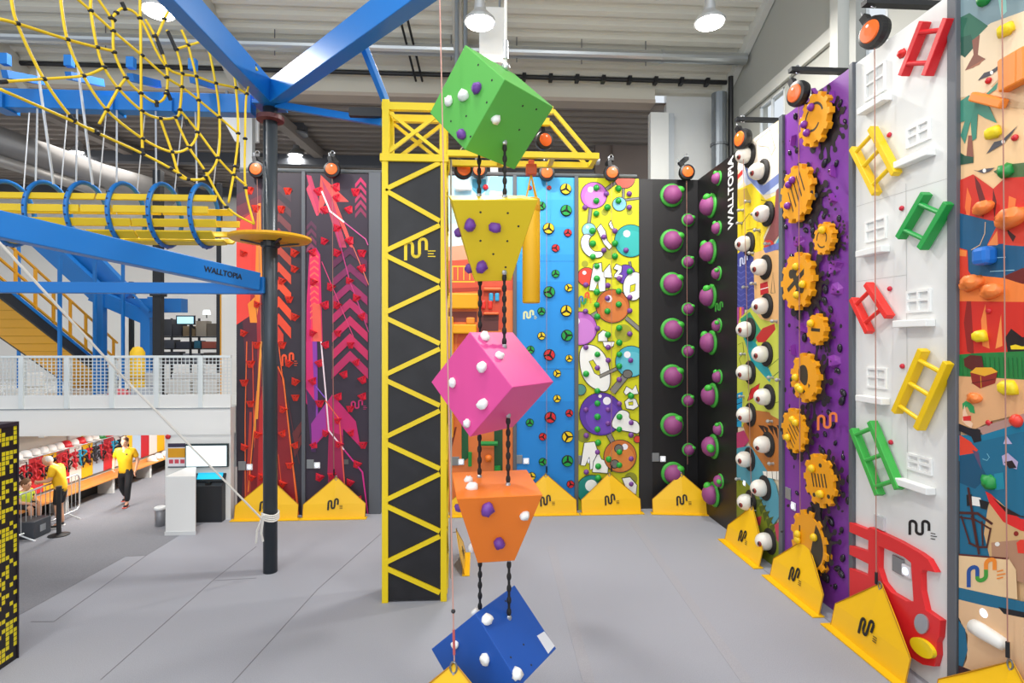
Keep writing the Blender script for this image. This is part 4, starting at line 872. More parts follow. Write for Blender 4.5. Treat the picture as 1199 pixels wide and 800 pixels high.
# treasure chest
kp(p2, ((62, 475), (85, 462), (125, 465), (132, 505), (90, 515), (65, 500)), '#5a1c1c'); kp(p2, ((85, 520), (130, 505), (180, 520), (172, 560), (120, 578), (92, 560)), '#8a241e'); kp(p2, ((85, 522), (105, 505), (160, 505), (182, 520), (135, 535)), '#e2a82a')
K_.line([p2(122, 535), p2(124, 576)], .8, '#d8a020'); K_.line([p2(90, 560), p2(172, 545)], .7, '#4a1414')
# a swimmer with green hair on the rock
kp(p2, ((58, 630), (75, 618), (98, 640), (102, 665), (85, 660), (75, 640), (60, 650)), '#2a9a58'); kp(p2, ((66, 635), (72, 660), (86, 690), (96, 700), (90, 715), (72, 705), (58, 690), (60, 660)), '#f0c8a8'); kp(p2, ((60, 675), (88, 672), (88, 690), (62, 690)), '#d82a2a')
kp(p2, ((48, 700), (80, 715), (120, 720), (125, 760), (100, 770), (90, 745), (48, 725)), '#1a1a24')
kp(p3, ((48, -30), (80, -10), (120, 20), (112, 30), (90, 25), (70, 40), (48, 38)), '#e0402a'); kp(p3, ((75, 10), (88, 5), (92, 30), (80, 40)), '#f08a2a'); kp(p3, ((95, 25), (115, 30), (125, 85), (112, 60)), '#5a4a6a')
kp(p3, ((48, 30), (80, 0), (254, -40), (R_, -60), (R_, 300), (48, 560)), '#16688a'); kp(p3, ((48, 40), (100, 30), (140, 110), (100, 150), (48, 130)), '#0f4f70')
kp(p3, ((48, -30), (85, -5), (110, 20), (100, 30), (48, 38)), '#e0402a'); kp(p3, ((90, 20), (112, 28), (122, 88), (108, 60)), '#5a4a6a')
K_.line([p3(125, 50), p3(140, 55), p3(148, 45), p3(140, 32)], .7, '#7fc0d4'); kp(p3, ((195, 0), (205, -28), (225, 0)), '#b9aed0'); kp(p3, ((190, 40), (210, 30), (245, 60), (240, 85), (195, 70)), '#b4a8cc'); kp(p3, ((198, 60), (225, 55), (240, 80), (215, 82)), '#20141c')
kp(p3, ((165, 100), (195, 95), (200, 150), (168, 155)), '#1a86a0'); kp(p3, ((150, 170), (180, 190), (254, 260), (R_, 330), (R_, 520), (150, 380), (130, 300)), '#d0aa78'); kp(p3, ((155, 330), (254, 320), (R_, 360), (R_, 540), (160, 430)), '#b08468')
kp(p3, ((135, 158), (155, 168), (200, 215), (254, 250), (R_, 290), (R_, 340), (254, 290), (195, 260), (150, 200)), '#dc2526'); kp(p3, ((160, 180), (200, 210), (254, 240), (R_, 270), (R_, 290), (210, 235)), '#2a1212')
kp(p3, ((240, 330), (254, 320), (R_, 330), (R_, 380), (245, 365)), '#e03a28'); K_.circ(*p3(239, 300), 3, 3, '#8a1c18', 10); K_.circ(*p3(176, 335), 3, 2.6, '#e8e4dc', 10)
kp(p3, ((72, 170), (90, 168), (92, 205), (74, 208)), '#15161a'); kp(p3, ((90, 175), (120, 180), (125, 210), (92, 205)), '#eceae4'); kp(p3, ((115, 185), (150, 195), (140, 220), (120, 215)), '#15161a')
K_.line([p3(78, 145), p3(115, 370)], 2.6, '#4a1d18'); K_.line([p3(50, 230), p3(110, 232), p3(160, 268)], 3, '#4a1d18'); K_.line([p3(50, 245), p3(100, 252), p3(155, 285)], 2, '#4a1d18')
for a, b in (((55, 240), (85, 335)), ((90, 240), (108, 340)), ((125, 258), (128, 340)), ((155, 280), (142, 345))): K_.line([p3(*a), p3(*b)], 2, '#4a1d18')
K_.line([p3(80, 330), p3(112, 345), p3(145, 345)], 2.4, '#4a1d18')
kp(p3, ((48, 370), (215, 382), (240, 420), (245, 520), (130, 500), (48, 480)), '#ecca9c'); K_.line([p3(48, 370), p3(215, 384)], 2, '#5a1f18')
kp(p3, ((48, 480), (254, 525), (R_, 560), (R_, 600), (130, 560), (48, 540)), '#16688a'); kp(p3, ((48, 520), (130, 540), (R_, 610), (R_, 860), (48, 780), (75, 720), (78, 640), (48, 580)), '#e6bd92'); kp(p3, ((48, 590), (70, 620), (78, 690), (60, 750), (48, 755)), '#16688a')
kp(p3, ((180, 545), (254, 560), (R_, 600), (R_, 620), (250, 578), (200, 568)), '#15161c'); kp(p3, ((48, 740), (110, 765), (150, 800), (48, 830)), '#3a1820')
K_.logo(*p3(82, 405), 34, 26, ['#1f4f9a', '#3f9a3a', '#ee8a2a'], 3.2, -.25)
def kh(me, f, x, y, s_=1, roll=0): K_.hold(me, 'hold', *f(x, y), s_, roll)
yb = m_rock('#ecd21c', .085, 3, (1.15, .9, .8)); ob = m_rock('#ee8038', .105, 5, (1.25, .75, .7)); gb = m_rock('#178a3c', .08, 8); rb = m_ball('#c8202a', .035)
kh(yb, p1, 210, 103); kh(yb, p1, 165, 460); kh(gb, p1, 210, 592, 1, 0); kh(ob, p1, 133, 720); kh(ob, p1, 235, 755, 1.4); kh(ob, p2, 95, 210, 1.2); kh(ob, p2, 165, 240, 1.1); kh(yb, p2, 120, 396, 1); kh(yb, p2, 220, 575, 1.2); kh(ob, p2, 103, 612, .8)
kh(gb, p3, 150, 128, 1.1); kh(rb, p1, 145, 280); kh(rb, p1, 237, 478); kh(rb, p2, 147, 308); kh(rb, p2, 147, 697); kh(m_ball('#e03a2a', .07), p2, 248, 690); kh(gb, p1, 135, -5)
MB(M('#ef8830', .45)).bar(K_.pt(*p1(103, 335), .06), K_.pt(*p1(215, 362), .06), .1, .09, (1, 0, 0)).build('bar_hold', K_.root, bev=.02)
MB(M('#ef8830', .45)).bar(K_.pt(*p1(252, 185), .06), K_.pt(*p1(256, 300), .06), .3, .12, (1, 0, 0)).build('bar_hold', K_.root, bev=.02)
mb = MB(M('#1f6fc8', .4)); mb.obox(K_.pt(*p2(150, 118), .08), (.08, 0, 0), (0, .1, 0), (0, 0, .1)).build('box_hold', K_.root, bev=.05)
mb = MB(); mb.m(M('#e6e4de', .4), True); a, b = K_.pt(*p3(105, 605), .09), K_.pt(*p3(222, 675), .09); mb.tube([a, a.lerp(b, .05), a.lerp(b, .3), a.lerp(b, .9), b], [.03, .08, .085, .07, .02], 12); mb.build('club_hold', K_.root)
p = K_.pt(*p3(80, 525)); MB(M('#8d9498', .4, .3)).obox(p - V((.02, 0, 0)), (.02, 0, 0), (0, .1, 0), (0, 0, .11)).build('number_plate', K_.root, bev=.01)
p = K_.pt(*p3(132, 566)); b_ = MB(M('#eef0f4', .3)).obox(p - V((.02, 0, 0)), (.02, 0, 0), (0, .08, 0), (0, 0, .085)).build('start_button', K_.root, bev=.02)
MB(M('#dfe9ff', .3, 0, .8)).lathe([(.05, 0), (.045, .012), (.03, .012), (.03, .006), (0, .006)], p - V((.04, 0, 0)), (-1, 0, 0), 18).build('light_ring', b_)
K_.finish()
# ================================================================ belay gates, auto-belay devices and their lifelines
YEL = M('#f5c012', .38, bump=.05, bs=6)
def gate_proto():
    t = thing('belay_gate', 'x', 'belay gate', (0, 0, 0), 'yellow belay gates at the wall feet')
    w, h, sh, d0 = .74, .95, .33, .34
    bl, br, sl, sr, ap = (-w, -d0, .015), (w, -d0, .015), (-w, -.27, sh), (w, -.27, sh), (0, -.1, h)
    mb = MB(); mb.m(YEL, False)
    F_s = [bl, (0, -d0 - .012, .015), br, sr, (w * .5, -.175, (sh + h) / 2), ap, (-w * .5, -.175, (sh + h) / 2), sl]; mid = (0, -.285, sh * 1.05)
    for off in (0, .012):
        vv = [mb.bm.verts.new((p[0], p[1] + off, p[2])) for p in F_s]; c_ = mb.bm.verts.new((mid[0], mid[1] + off, mid[2]))
        for k in range(8): mb.f([vv[k], vv[(k + 1) % 8], c_])
        if off:
            for k in range(8): mb.f([v0[k], vv[k], vv[(k + 1) % 8], v0[(k + 1) % 8]])
        v0 = vv
    mb.build('sheet', t)
    MB(YEL).prism([(-w - .05, -d0 - .13, .004), (w + .05, -d0 - .13, .004), (w + .05, -d0 + .06, .004), (-w - .05, -d0 + .06, .004)], (0, 0, .018)).build('floor_flange', t)
    mb = MB(M('#b07a08', .6))
    for a, b in ((bl, sl), (br, sr), (sl, ap), (sr, ap), (bl, br)): mb.tube([a, b], .007, 4)
    mb.build('seam', t)
    MB(M('#9a9a9e', .6)).tube([(0, -.13, h - .08), (0, -.02, h - .1), (0, -.01, h - .1)], .012, 5).build('wall_strap', t)
    mb = MB(M('#17161a', .5))
    nrm = (V(sr) - V(sl)).cross(V(ap) - V(sl)).normalized(); nrm = nrm if nrm.y < 0 else -nrm
    n2 = V((0, -(sh), -.07)).normalized()
    def on(x, z):
        if z > sh: t_ = (z - sh) / (h - sh); return V((x, -.285 + t_ * .185 - .012, z))
        return V((x, -d0 + .055 * z / sh - .02, z))
    pts = logo_path()
    L = [on(-.14 + .25 * a, .45 - .25 * b) for a, b in pts]
    for a, b in zip(L, L[1:]): mb.bar(a, b, .042, .004, (0, -1, .1))
    for k in range(3): mb.bar(on(.13, .3 - .03 * k), on(.2, .3 - .03 * k), .01, .004, (0, -1, .1))
    mb.build('logo', t)
    mb = MB(M('#8a8d90', .3, .8)); c_ = V((0, -.1, h - .03)); mb.tube([c_ + V((.03 * math.cos(a), -.02, .05 * math.sin(a))) for a in [2 * PI * k / 12 for k in range(12)]], .009, 6, True); mb.build('clip', t)
    return t
GP = gate_proto(); used = [0]
def gate(p, rz, label, sx=1):
    o = GP if not used[0] else dup(GP, p, rz, label); used[0] = 1
    o.location = p; o.rotation_euler = (0, 0, rz); o['label'] = label; o.scale = (sx, sx, sx); return o
gx = lambda a, b: V(((PY(a, 608, 13.8).x + PY(b, 608, 13.8).x) / 2, YB - .005, 0))
gate(gx(273, 347), 0, 'yellow belay gate at the foot of the red arrow wall, partly behind the mast')
gate(gx(353, 427), 0, 'yellow belay gate at the foot of the magenta arrow wall')
gate(gx(524, 600), 0, 'yellow belay gate at the orange wall foot, mostly hidden behind the orange hanging block')
gate(gx(604, 677), 0, 'yellow belay gate at the foot of the blue disc wall')
gate(gx(681, 752), 0, 'yellow belay gate at the foot of the yellow molecule wall')
g = gx(766, 832); 
gate(V((PY(799, 600, 13.9).x, YB - .16, 0)), -.14, 'yellow belay gate in the black mushroom corner')
def gr(a, b): p, q = PZ(*a, 0), PZ(*b, 0); return V((XR - .005, (p.y + q.y) / 2, 0))
gate(gr((841, 631), (895, 668)), -PI / 2, 'yellow belay gate at the foot of the eyeball wall')
gate(gr((893, 672), (970, 727)), -PI / 2, 'yellow belay gate at the foot of the purple gear wall')
gate(gr((966, 736), (1048, 800)), -PI / 2, 'yellow belay gate below the red vehicle front on the white wall')
gate(V((XR - .005, PX(1180, 774, XR - .15).y, 0)), -PI / 2, 'yellow belay gate at the foot of the pirate island wall, only its tip in frame')

OR = M('#ee6a1e', .4); BK = M('#17171a', .4)
def belay_body():
    mb = MB(BK); mb.lathe([(.14, -.09), (.2, -.07), (.215, 0), (.2, .07), (.12, .09)], (0, 0, 0), (0, 0, 1), 28); hs = mb.mesh('belay_housing')
    mb = MB(OR); mb.lathe([(.15, .08), (.14, .105), (.06, .115), (0, .115)], (0, 0, 0), (0, 0, 1), 24); mb.m(M('#f2e9e2', .4)); 
    for a in (1.2,): mb.lathe([(.024, .108), (.022, .119), (0, .119)], (.075 * math.cos(a), .075 * math.sin(a), 0), (0, 0, 1), 8)
    cv = mb.mesh('belay_cover')
    mb = MB(BK); mb.box((-.05, .16, -.05), (.05, .34, .05)); mb.m(M('#b8bbbe', .3, .8)).tube([(0, .3, 0), (0, .44, 0)], .015, 8); hd = mb.mesh('belay_handle')
    return hs, cv, hd
HS, CV, HD = belay_body()
LINE = M('#a8786a', .7)
def belay(p, n, label, end=None, roll=0, s_=1, arm=None, col=LINE):
    t = thing('auto_belay', label, 'auto-belay device', p, 'auto-belay devices above the climbing walls'); m_ = frame(p, n, s_, roll)
    inst(HS, 'housing', t, m_); inst(CV, 'cover', t, m_); inst(HD, 'handle', t, m_)
    c_ = V(p) + V((0, 0, .42 * s_)); MB(M('#c9ccd0', .25, .8)).tube([c_ + V((.05 * math.cos(a), .02, .07 * math.sin(a))) for a in [2 * PI * k / 12 for k in range(12)]], .012, 6, True).build('shackle', t)
    if arm: MB(M('#26282c', .4)).bar(arm[0], arm[1], .12, .07).build('mount_arm', t)
    if end is not None:
        a = V(p) + V((0, 0, -.2 * s_)); e = V(end); MB(col).tube([a, e], .0065, 5).build('lifeline', t)
        MB(BK).tube([e, e + (a - e).normalized() * .16], .02, 6).build('swivel', t)
    return t
yb_ = YB - .22
def bb(px, py, label, gpx, roll=.2):
    p = PY(px, py, yb_); e = PY(gpx, 556, YB - .12); e.z = .98
    belay(p, (0, -1, 0), label, e, roll, .95, (p + V((0, 0, .36)), V((p.x, YB + .25, p.z + .36))))
bb(301, 199, 'auto-belay above the red arrow wall, half hidden by the mast', 310)
bb(389, 199, 'auto-belay above the magenta arrow wall', 391)
bb(561, 200, 'auto-belay above the orange workshop wall, behind the suspension ropes', 562)
bb(640, 203, 'auto-belay above the blue disc wall', 640)
bb(716, 203, 'auto-belay above the yellow molecule wall', 716)
bb(804, 202, 'auto-belay above the black mushroom wall', 805, .6)
def br(px, py, label, e, n, roll=.5, arm=True):
    p = PX(px, py, XR - .2)
    belay(p, n, label, e, roll, 1.0, (V((XR - .35, p.y, p.z + .4)), V((XW, p.y, p.z + .4))))
n_ = V((-1, -.2, 0))
br(870, 163, 'auto-belay above the eyeball wall', PX(880, 592, XR - .13), n_)
br(935, 110, 'auto-belay above the purple gear wall', PX(937, 626, XR - .13), n_)
br(1024, 38, 'large auto-belay above the white house-front wall', PX(1026, 684, XR - .13), n_)
a = PX(1173, -60, XR - .2); belay(V((a.x, a.y, 8.3)), n_, 'auto-belay above the pirate island wall, only its line in frame', PX(1180, 770, XR - .13), .5, 1, (V((XR - .35, a.y, 8.7)), V((XW, a.y, 8.7))))
t = thing('wall_head_rail', 'grey pipe rail running above the back climbing walls', 'rail', (-4, YB + .2, ZT + .15))
MB(M('#7d8286', .4, .5)).tube([(PY(277, 200, YB).x, YB + .2, ZT + .12), (PY(446, 200, YB).x, YB + .2, ZT + .12)], .05, 8).build('pipe', t)
MB(M('#7d8286', .4, .5)).tube([(PY(446, 200, YB).x, YB + .2, ZT + .12), (PY(748, 200, YB).x, YB + .2, ZT + .12)], .05, 8).build('pipe', t)
# ================================================================ hanging climbing shapes
BLUE = M('#1273c4', .38); YEP = M('#edcf12', .4)
WHOLD = [None] * 3; PHOLD = [None] * 3
for k in range(3): WHOLD[k] = m_rock('#f0f0ee', .05, 20 + k, (1, 1.15, .9)); PHOLD[k] = m_rock('#6d3a96', .052, 30 + k, (1, 1.2, 1.1))
HOLE_ME = MB(M('#2a2a2a', .7)).lathe([(.012, .001), (.011, .003), (0, .003)], (0, 0, 0), (0, 0, 1), 8).mesh('bolt_hole_mesh')
def cube_verts(S, R, C): return [V(C) + R @ V((S * x, S * y, S * z)) for x in (-.5, .5) for y in (-.5, .5) for z in (-.5, .5)]
QUADS = ((0, 1, 3, 2), (4, 6, 7, 5), (0, 4, 5, 1), (2, 3, 7, 6), (0, 2, 6, 4), (1, 5, 7, 3))
def hanging(name, label, vs, col, holds, dots=()):
    c = sum(vs, V()) / 8; zb = min(v.z for v in vs)
    t = thing(name, label, 'hanging climbing block', V((c.x, c.y, zb)), 'hanging climbing blocks on the rope')
    mb = MB(M(col, .45)); bv = [mb.bm.verts.new(v) for v in vs]
    for q in QUADS: mb.f([bv[k] for k in q])
    bmesh.ops.recalc_face_normals(mb.bm, faces=mb.bm.faces); tree = BVHTree.FromBMesh(mb.bm)
    mb.build('body', t, bev=.008)
    for k, (px, py, kind, s_) in enumerate(holds):
        loc, n, i, d = tree.ray_cast(EYE, ray(px, py).normalized())
        if loc is None: loc, n, i, d = tree.find_nearest(PD(px, py, 6.1))
        inst((WHOLD if kind == 'w' else PHOLD)[k % 3], 'hold', t, frame(loc, n, s_, k * 1.3)).__setitem__('label', 'white hold' if kind == 'w' else 'purple hold')
    for px, py in dots:
        loc, n, i, d = tree.ray_cast(EYE, ray(px, py).normalized())
        if loc: inst(HOLE_ME, 'bolt_hole', t, frame(loc, n))
    t_ = tree
    return t, tree
m3 = lambda r: Matrix(r)
g5 = lambda x, y: (500 + x / 5, 40 + y / 5)
k4 = lambda x, y: (430 + x / 3.078, 340 + y / 3.078)
k5 = lambda x, y: (430 + x / 3.3333, 560 + y / 3.3333)
y3 = lambda x, y: (515 + x / 5, 180 + y / 5)
GRN, GT = hanging('hanging_cube', 'green cube hanging on edge at the top of the rope column', cube_verts(.7881, m3([[-0.5019, 0.7012, -0.5063], [0.526, 0.7122, 0.4648], [0.6866, -0.033, -0.7263]]), (0.1383, 6.2027, 6.7787)), '#57ad49',
    [(*g5(133, 395), 'w', 1), (*g5(222, 365), 'w', 1.25), (*g5(300, 320), 'p', 1), (*g5(210, 590), 'p', 1), (*g5(397, 495), 'w', 1)], [g5(*p) for p in ((230, 480), (140, 510), (300, 180), (380, 270), (255, 600), (350, 400), (540, 560), (560, 420), (640, 440))])
def frustum(T, B_, Hh, S, R, C):
    o = []
    for x in (-1, 1):
        for y in (-1, 1):
            for z in (-1, 1): r = (T if z > 0 else B_) / 2; o.append(V(C) + R @ V((S * x * r, S * y * r, S * z * Hh / 2)))
    return o
YLW, YT = hanging('hanging_wedge', 'yellow tapered block hanging below the green cube', frustum(1, .45, 1.0, .8692, m3([[0.9962, -0.0858, -0.013], [0.0782, 0.9525, -0.2943], [0.0377, 0.2922, 0.9556]]), (0.1378, 6.2027, 5.3758)), '#dcc014',
    [(*y3(175, 415), 'p', 1.15), (*y3(322, 430), 'p', 1.1), (*y3(243, 660), 'p', 1.15), (*y3(88, 470), 'p', .9), (*y3(163, 675), 'p', .9)], [y3(*p) for p in ((238, 343), (398, 348), (238, 510), (395, 512), (313, 588), (385, 665), (460, 425))])
PNK, PT = hanging('hanging_cube', 'pink cube hanging on edge in the middle of the rope column', cube_verts(.7731, m3([[-0.5515, 0.6287, -0.5483], [0.4353, 0.7776, 0.4538], [0.7116, 0.0116, -0.7025]]), (0.1545, 6.2018, 3.8078)), '#dc4a94',
    [(*k4(420, 170), 'w', 1.1), (*k4(475, 240), 'w', .95), (*k4(417, 278), 'w', 1.15), (*k4(310, 333), 'w', .95), (*k4(418, 410), 'w', 1.15), (*k4(362, 478), 'w', .85)])
ORG, OT = hanging('hanging_wedge', 'orange tapered block hanging below the pink cube', frustum(1, .45, .9, .8817, m3([[0.9948, -0.1012, 0.0071], [0.1014, 0.9924, -0.0701], [0.0, 0.0705, 0.9975]]), (0.1738, 6.2006, 2.3171)), '#ec7a1c',
    [(*k5(395, 12), 'w', .95), (*k5(410, 42), 'w', 1.2), (*k5(468, 118), 'p', 1.25), (*k5(515, 250), 'p', 1.15), (*k5(612, 143), 'w', 1), (*k5(400, 275), 'w', .9), (*k5(350, 118), 'p', .9)])
BLU, BT = hanging('hanging_cube', 'blue cube hanging on edge just above the floor', cube_verts(.79, m3([[0.609, -0.5635, 0.5582], [-0.417, -0.8261, -0.3791], [0.6748, -0.0019, -0.738]]), (0.1747, 6.2006, 0.8935)), '#1450a8',
    [(*k5(420, 522), 'w', .9), (*k5(465, 557), 'w', 1.2), (*k5(345, 650), 'w', .9), (*k5(463, 705), 'w', 1.1), (*k5(580, 768), 'w', 1.2)], [k5(*p) for p in ((560, 700), (610, 650), (540, 480), (640, 730))])
# white sticker near the right corner of the blue cube
h0 = BT.ray_cast(EYE, ray(*k5(695, 640)).normalized()); nn = h0[1]; P4 = []
for p in ((662, 616), (690, 599), (731, 656), (706, 686)):
    d = ray(*k5(*p)); P4.append(EYE + d * ((h0[0] - EYE).dot(nn) / d.dot(nn)))
MB(M('#d8dce4', .5)).prism([p + nn * .001 for p in P4], nn * .003).build('sticker', BLU)
BR = M('#1c1a1a', .7)
def hang_rope(a, b, label, beads=True):
    t = thing('suspension_rope', label, 'rope', b, 'suspension ropes between the hanging blocks')
    MB(BR).tube([a, b], .016, 6).build('rope', t)
    mb = MB(); mb.m(BR, True); L = (a - b).length; n = max(3, int(L / .11)); d = (b - a).normalized()
    for k in range(n): mb.ball(a + d * L * (k + .5) / n, .026, (1, 1, 1.9), 8, 6)
    mb.build('knot_chain', t)
    m_ = MB(M('#b9bcc0', .3, .8))
    for p in (a, b): m_.ball(p, .03, (1, 1, 1.2), 8, 6)
    m_.build('shackle', t); return t
def surf(tree, px, py, ydepth, upward):
    """where a vertical line above/below a pixel's column meets a block's skin"""
    x = PY(px, py, ydepth).x; o = V((x, ydepth, 9 if upward else -1)); r = tree.ray_cast(o, V((0, 0, -1 if upward else 1))); return r[0]
for dx, yy, w in ((576, 6.38, 'inner'), (594, 6.1, 'outer')):
    for (TA, TBt, la, lb) in ((GT, YT, 'green cube', 'yellow block'), (YT, PT, 'yellow block', 'pink cube'), (PT, OT, 'pink cube', 'orange block'), (OT, BT, 'orange block', 'blue cube')):
        mz = 400
        xx = {('green cube', 0): 561, ('green cube', 1): 591, ('yellow block', 0): 562, ('yellow block', 1): 590.5, ('pink cube', 0): 561.5, ('pink cube', 1): 595, ('orange block', 0): 562, ('orange block', 1): 596}[(la, 0 if w == 'inner' else 1)]
        a = surf(TA, xx, mz, yy, False); b = surf(TBt, xx, mz, yy, True)
        if a and b: hang_rope(a, b, 'black knotted rope between %s and %s, %s' % (la, lb, 'on the tower side' if w == 'inner' else 'away from the tower'))
top = surf(GT, 592, 400, 6.3, True)
t = thing('top_cable', 'pale cable with a shackle holding the green cube from the roof', 'cable', top)
MB(M('#d6d4ce', .6)).tube([top, (top.x, top.y, 15.5)], .018, 6).build('cable', t); MB(M('#c4c7ca', .3, .8)).ball(top + V((0, 0, .03)), .05).build('shackle', t)
MB(M('#c4c7ca', .3, .8)).tube([top + V((0, 0, .12)), top + V((0, 0, .32))], .03, 8).build('swivel', t)
# front belay gate and its line
gp = PD(532, 768, 5.6)
gate(V((gp.x + .03, gp.y + .12, 0)), -.28, 'yellow belay gate standing alone in front of the blue cube', 1.13)
t = thing('front_belay_line', 'thin pinkish lifeline running from the roof to the lone front belay gate', 'rope', (gp.x, gp.y, 0))
e = V((gp.x, gp.y, 1.08)); tp = PD(515, 0, 5.9); tp = e + (tp - e) * 1.35; MB(M('#c8968a', .7)).tube([e, tp], .0075, 5).build('line', t)
f_ = lambda k: e + (tp - e).normalized() * k
MB(M('#c05a5a', .5)).tube([f_(.08), f_(.32)], .014, 6).build('sleeve', t); mb = MB(M('#26262a', .5)); mb.ball(f_(.5), .022); mb.build('stopper', t)

# ================================================================ the yellow-framed tower
def TWX(px): return PY(px, 400, 9.32).x
ty0, ty1 = 9.32, 9.92
tx0, tx1 = TWX(447), TWX(523); tz = PY(485, 182, ty0).z
t = thing('lattice_tower', 'black-panelled tower with yellow zigzag lattice and crane arm on top', 'tower', ((tx0 + tx1) / 2, (ty0 + ty1) / 2, 0))
pw = .1
MB(M_noise('tower_black', '#17171b', '#212126', 3, .5)).box((tx0 + .02, ty0 + .03, .03), (tx1 - .02, ty1 - .03, tz - .02)).build('panel', t)
for x in (tx0, tx1 - pw):
    for y in (ty0, ty1 - pw):
        MB(YEP).box((x, y, 0), (x + pw, y + pw, tz)).build('post', t, bev=.006)
for y, dy in ((ty0, .02),):
    yy = ty0 + .012
    P_ = [(515, 191, 447, 222), (447, 223, 515, 259), (515, 264, 447, 294), (447, 299, 515, 330), (515, 336, 447, 366), (447, 372, 515, 402.5), (515, 408.5, 447, 439), (447, 445, 515, 475), (515, 481, 447, 512), (447, 519, 515, 549), (515, 555, 447, 586), (447, 592, 515, 622), (515, 628, 447, 659), (447, 665, 515, 694)]
    for x0, y0, x1, y1 in P_:
        a, b = PY(x0 + (4 if x0 < 480 else 0), y0, yy), PY(x1 + (4 if x1 < 480 else 0), y1, yy)
        MB(YEP).bar(a, b, .035, .075).build('lattice_brace', t)
for k in range(13):
    z0 = .1 + k * .55; a = V((tx1 - .015, ty0 + .08, z0)); b = V((tx1 - .015, ty1 - .08, z0 + .5))
    if k % 2: a.y, b.y = b.y, a.y
    MB(YEP).bar(a, b, .05, .035).build('lattice_brace', t)
mb = MB(YEP); mb.box((tx0 - .03, ty0 - .02, tz - .1), (tx1 + .03, ty0 + .1, tz + .02)); mb.box((tx0 - .03, ty1 - .1, tz - .1), (tx1 + .03, ty1 + .02, tz + .02)); mb.build('top_ring', t, bev=.006)
mb = MB(YEP)
f3 = lambda x, y: (430 + x / 3.078, 100 + y / 3.077)
pts = logo_path()
L = [PY(475 + 27 * a, 280 + 25 * b, ty0 + .026) for a, b in pts]
for a, b in zip(L, L[1:]): mb.bar(a, b, .05, .012, (0, -1, 0))
for k in range(3): mb.bar(PY(501, 294 + 3.2 * k, ty0 + .026), PY(510 - 2 * (k % 2), 294 + 3.2 * k, ty0 + .026), .012, .016)
mb.build('logo', t)
# crane head: two side trusses (near and far), tie bars, arm
zt = PY(480, 124, ty0).z; jx = PY(702, 186, ty0).x; ax = PY(648, 128, ty0).x; zj = PY(640, 181, ty0).z
for y, nm in ((ty0 + .05, 0), (ty1 - .05, 1)):
    for x in (tx0 + .06, tx1 - .06): MB(YEP).box((x - .055, y - .05, tz), (x + .055, y + .05, zt + .1)).build('head_post', t)
    MB(YEP).box((tx0 - .003, y - .044, zt - .06), (ax, y + .044, zt + .06)).build('head_chord', t)
    MB(YEP).bar((tx0 + .1, y, tz + .06), (tx1 - .1, y, zt - .08), .05, .06).build('head_brace', t); MB(YEP).bar((tx1 - .1, y + .012, tz + .06), (tx0 + .1, y + .012, zt - .08), .046, .055).build('head_brace', t)
    MB(YEP).box((tx1, y - .045, zj - .05), (jx, y + .045, zj + .05)).build('arm_chord', t, bev=.006)
    MB(YEP).bar((ax, y, zt), (jx - .15, y, zj + .04), .05, .06).build('tie_bar', t)
for x in (ax, jx - .05, (tx1 + ax) / 2): MB(YEP).box((x - .04, ty0 + .1, zj - .04), (x + .04, ty1 - .1, zj + .04)).build('arm_cross', t)
MB(YEP).box((tx0, ty0 + .1, zt - .05), (tx0 + .1, ty1 - .1, zt + .05)).build('arm_cross', t); MB(YEP).box((tx1 - .1, ty0 + .1, zt - .05), (tx1, ty1 - .1, zt + .05)).build('arm_cross', t)
MB(M('#b5b9bd', .3, .8)).lathe([(.06, 0), (.06, .06), (0, .07)], (jx, ty0 + .3, zj), (1, 0, 0), 16).build('end_bolt', t)
MB(M('#1d1d20', .5)).box((PY(410, 130, 9.5).x, 9.4, PY(410, 138, 9.5).z), (tx0 - .02, 9.5, PY(410, 128, 9.5).z)).build('head_bracket', t)
# yellow punching bag on the arm
bx = PY(622, 300, 9.62).x; bz0, bz1 = PY(622, 355, 9.62).z, PY(622, 233, 9.62).z
t = thing('hanging_bag', 'long yellow padded bag hanging from the crane arm beside the blue wall', 'bag', (bx, 9.62, bz0))
YB_ = M('#eab212', .42)
mb = MB(); mb.m(YB_, True); mb.lathe([(0, 0), (.14, .0), (.15, .02), (.152, bz1 - bz0 - .02), (.145, bz1 - bz0), (0, bz1 - bz0)], (bx, 9.62, bz0), (0, 0, 1), 24).build('bag', t)
MB(M('#d8960c', .5)).lathe([(.156, 0), (.157, .09), (.15, .1)], (bx, 9.62, bz1 - .22), (0, 0, 1), 24).build('band', t)
for k in range(4):
    a = PI / 4 + k * PI / 2; MB(M('#e8b428', .6)).bar((bx + .14 * math.cos(a), 9.62 + .14 * math.sin(a), bz1 - .05), (bx, 9.62, zj - .24), .03, .006).build('strap', t)
mb = MB(M('#c8501e', .45)); mb.box((bx - .09, 9.55, zj - .26), (bx + .09, 9.69, zj - .08)); mb.box((bx - .05, 9.58, zj - .1), (bx + .05, 9.66, zj + .0)); mb.build('trolley', t, bev=.015)
p = V((PY(637, 165, ty1 + .35).x, ty1 + .35, PY(637, 165, ty1 + .35).z)); belay(p, V((.35, -1, 0)), 'auto-belay on the crane arm behind the green cube', None, .2, .8, (p + V((0, 0, .3)), V((p.x, ty1, p.z + .3))))
belay(V((tx1 + .25, ty1 + .1, PY(560, 197, 9.9).z)), V((.2, -1, 0)), 'auto-belay beside the tower head, right behind the suspension ropes', None, .3, .8)
t_ = gate(V((tx1 + .02, ty1 + .95, 0)), PI / 2, 'small yellow belay gate standing just behind the tower', .72)
MB(M('#b8b4aa', .5)).tube([(tx1 + .06, ty0 + .2, .3), (tx1 + .06, ty0 + .2, tz)], .02, 6).build('tower_line')
bpy.data.objects['tower_line']['label'] = 'grey line running down the side face of the tower'; bpy.data.objects['tower_line']['category'] = 'rope'

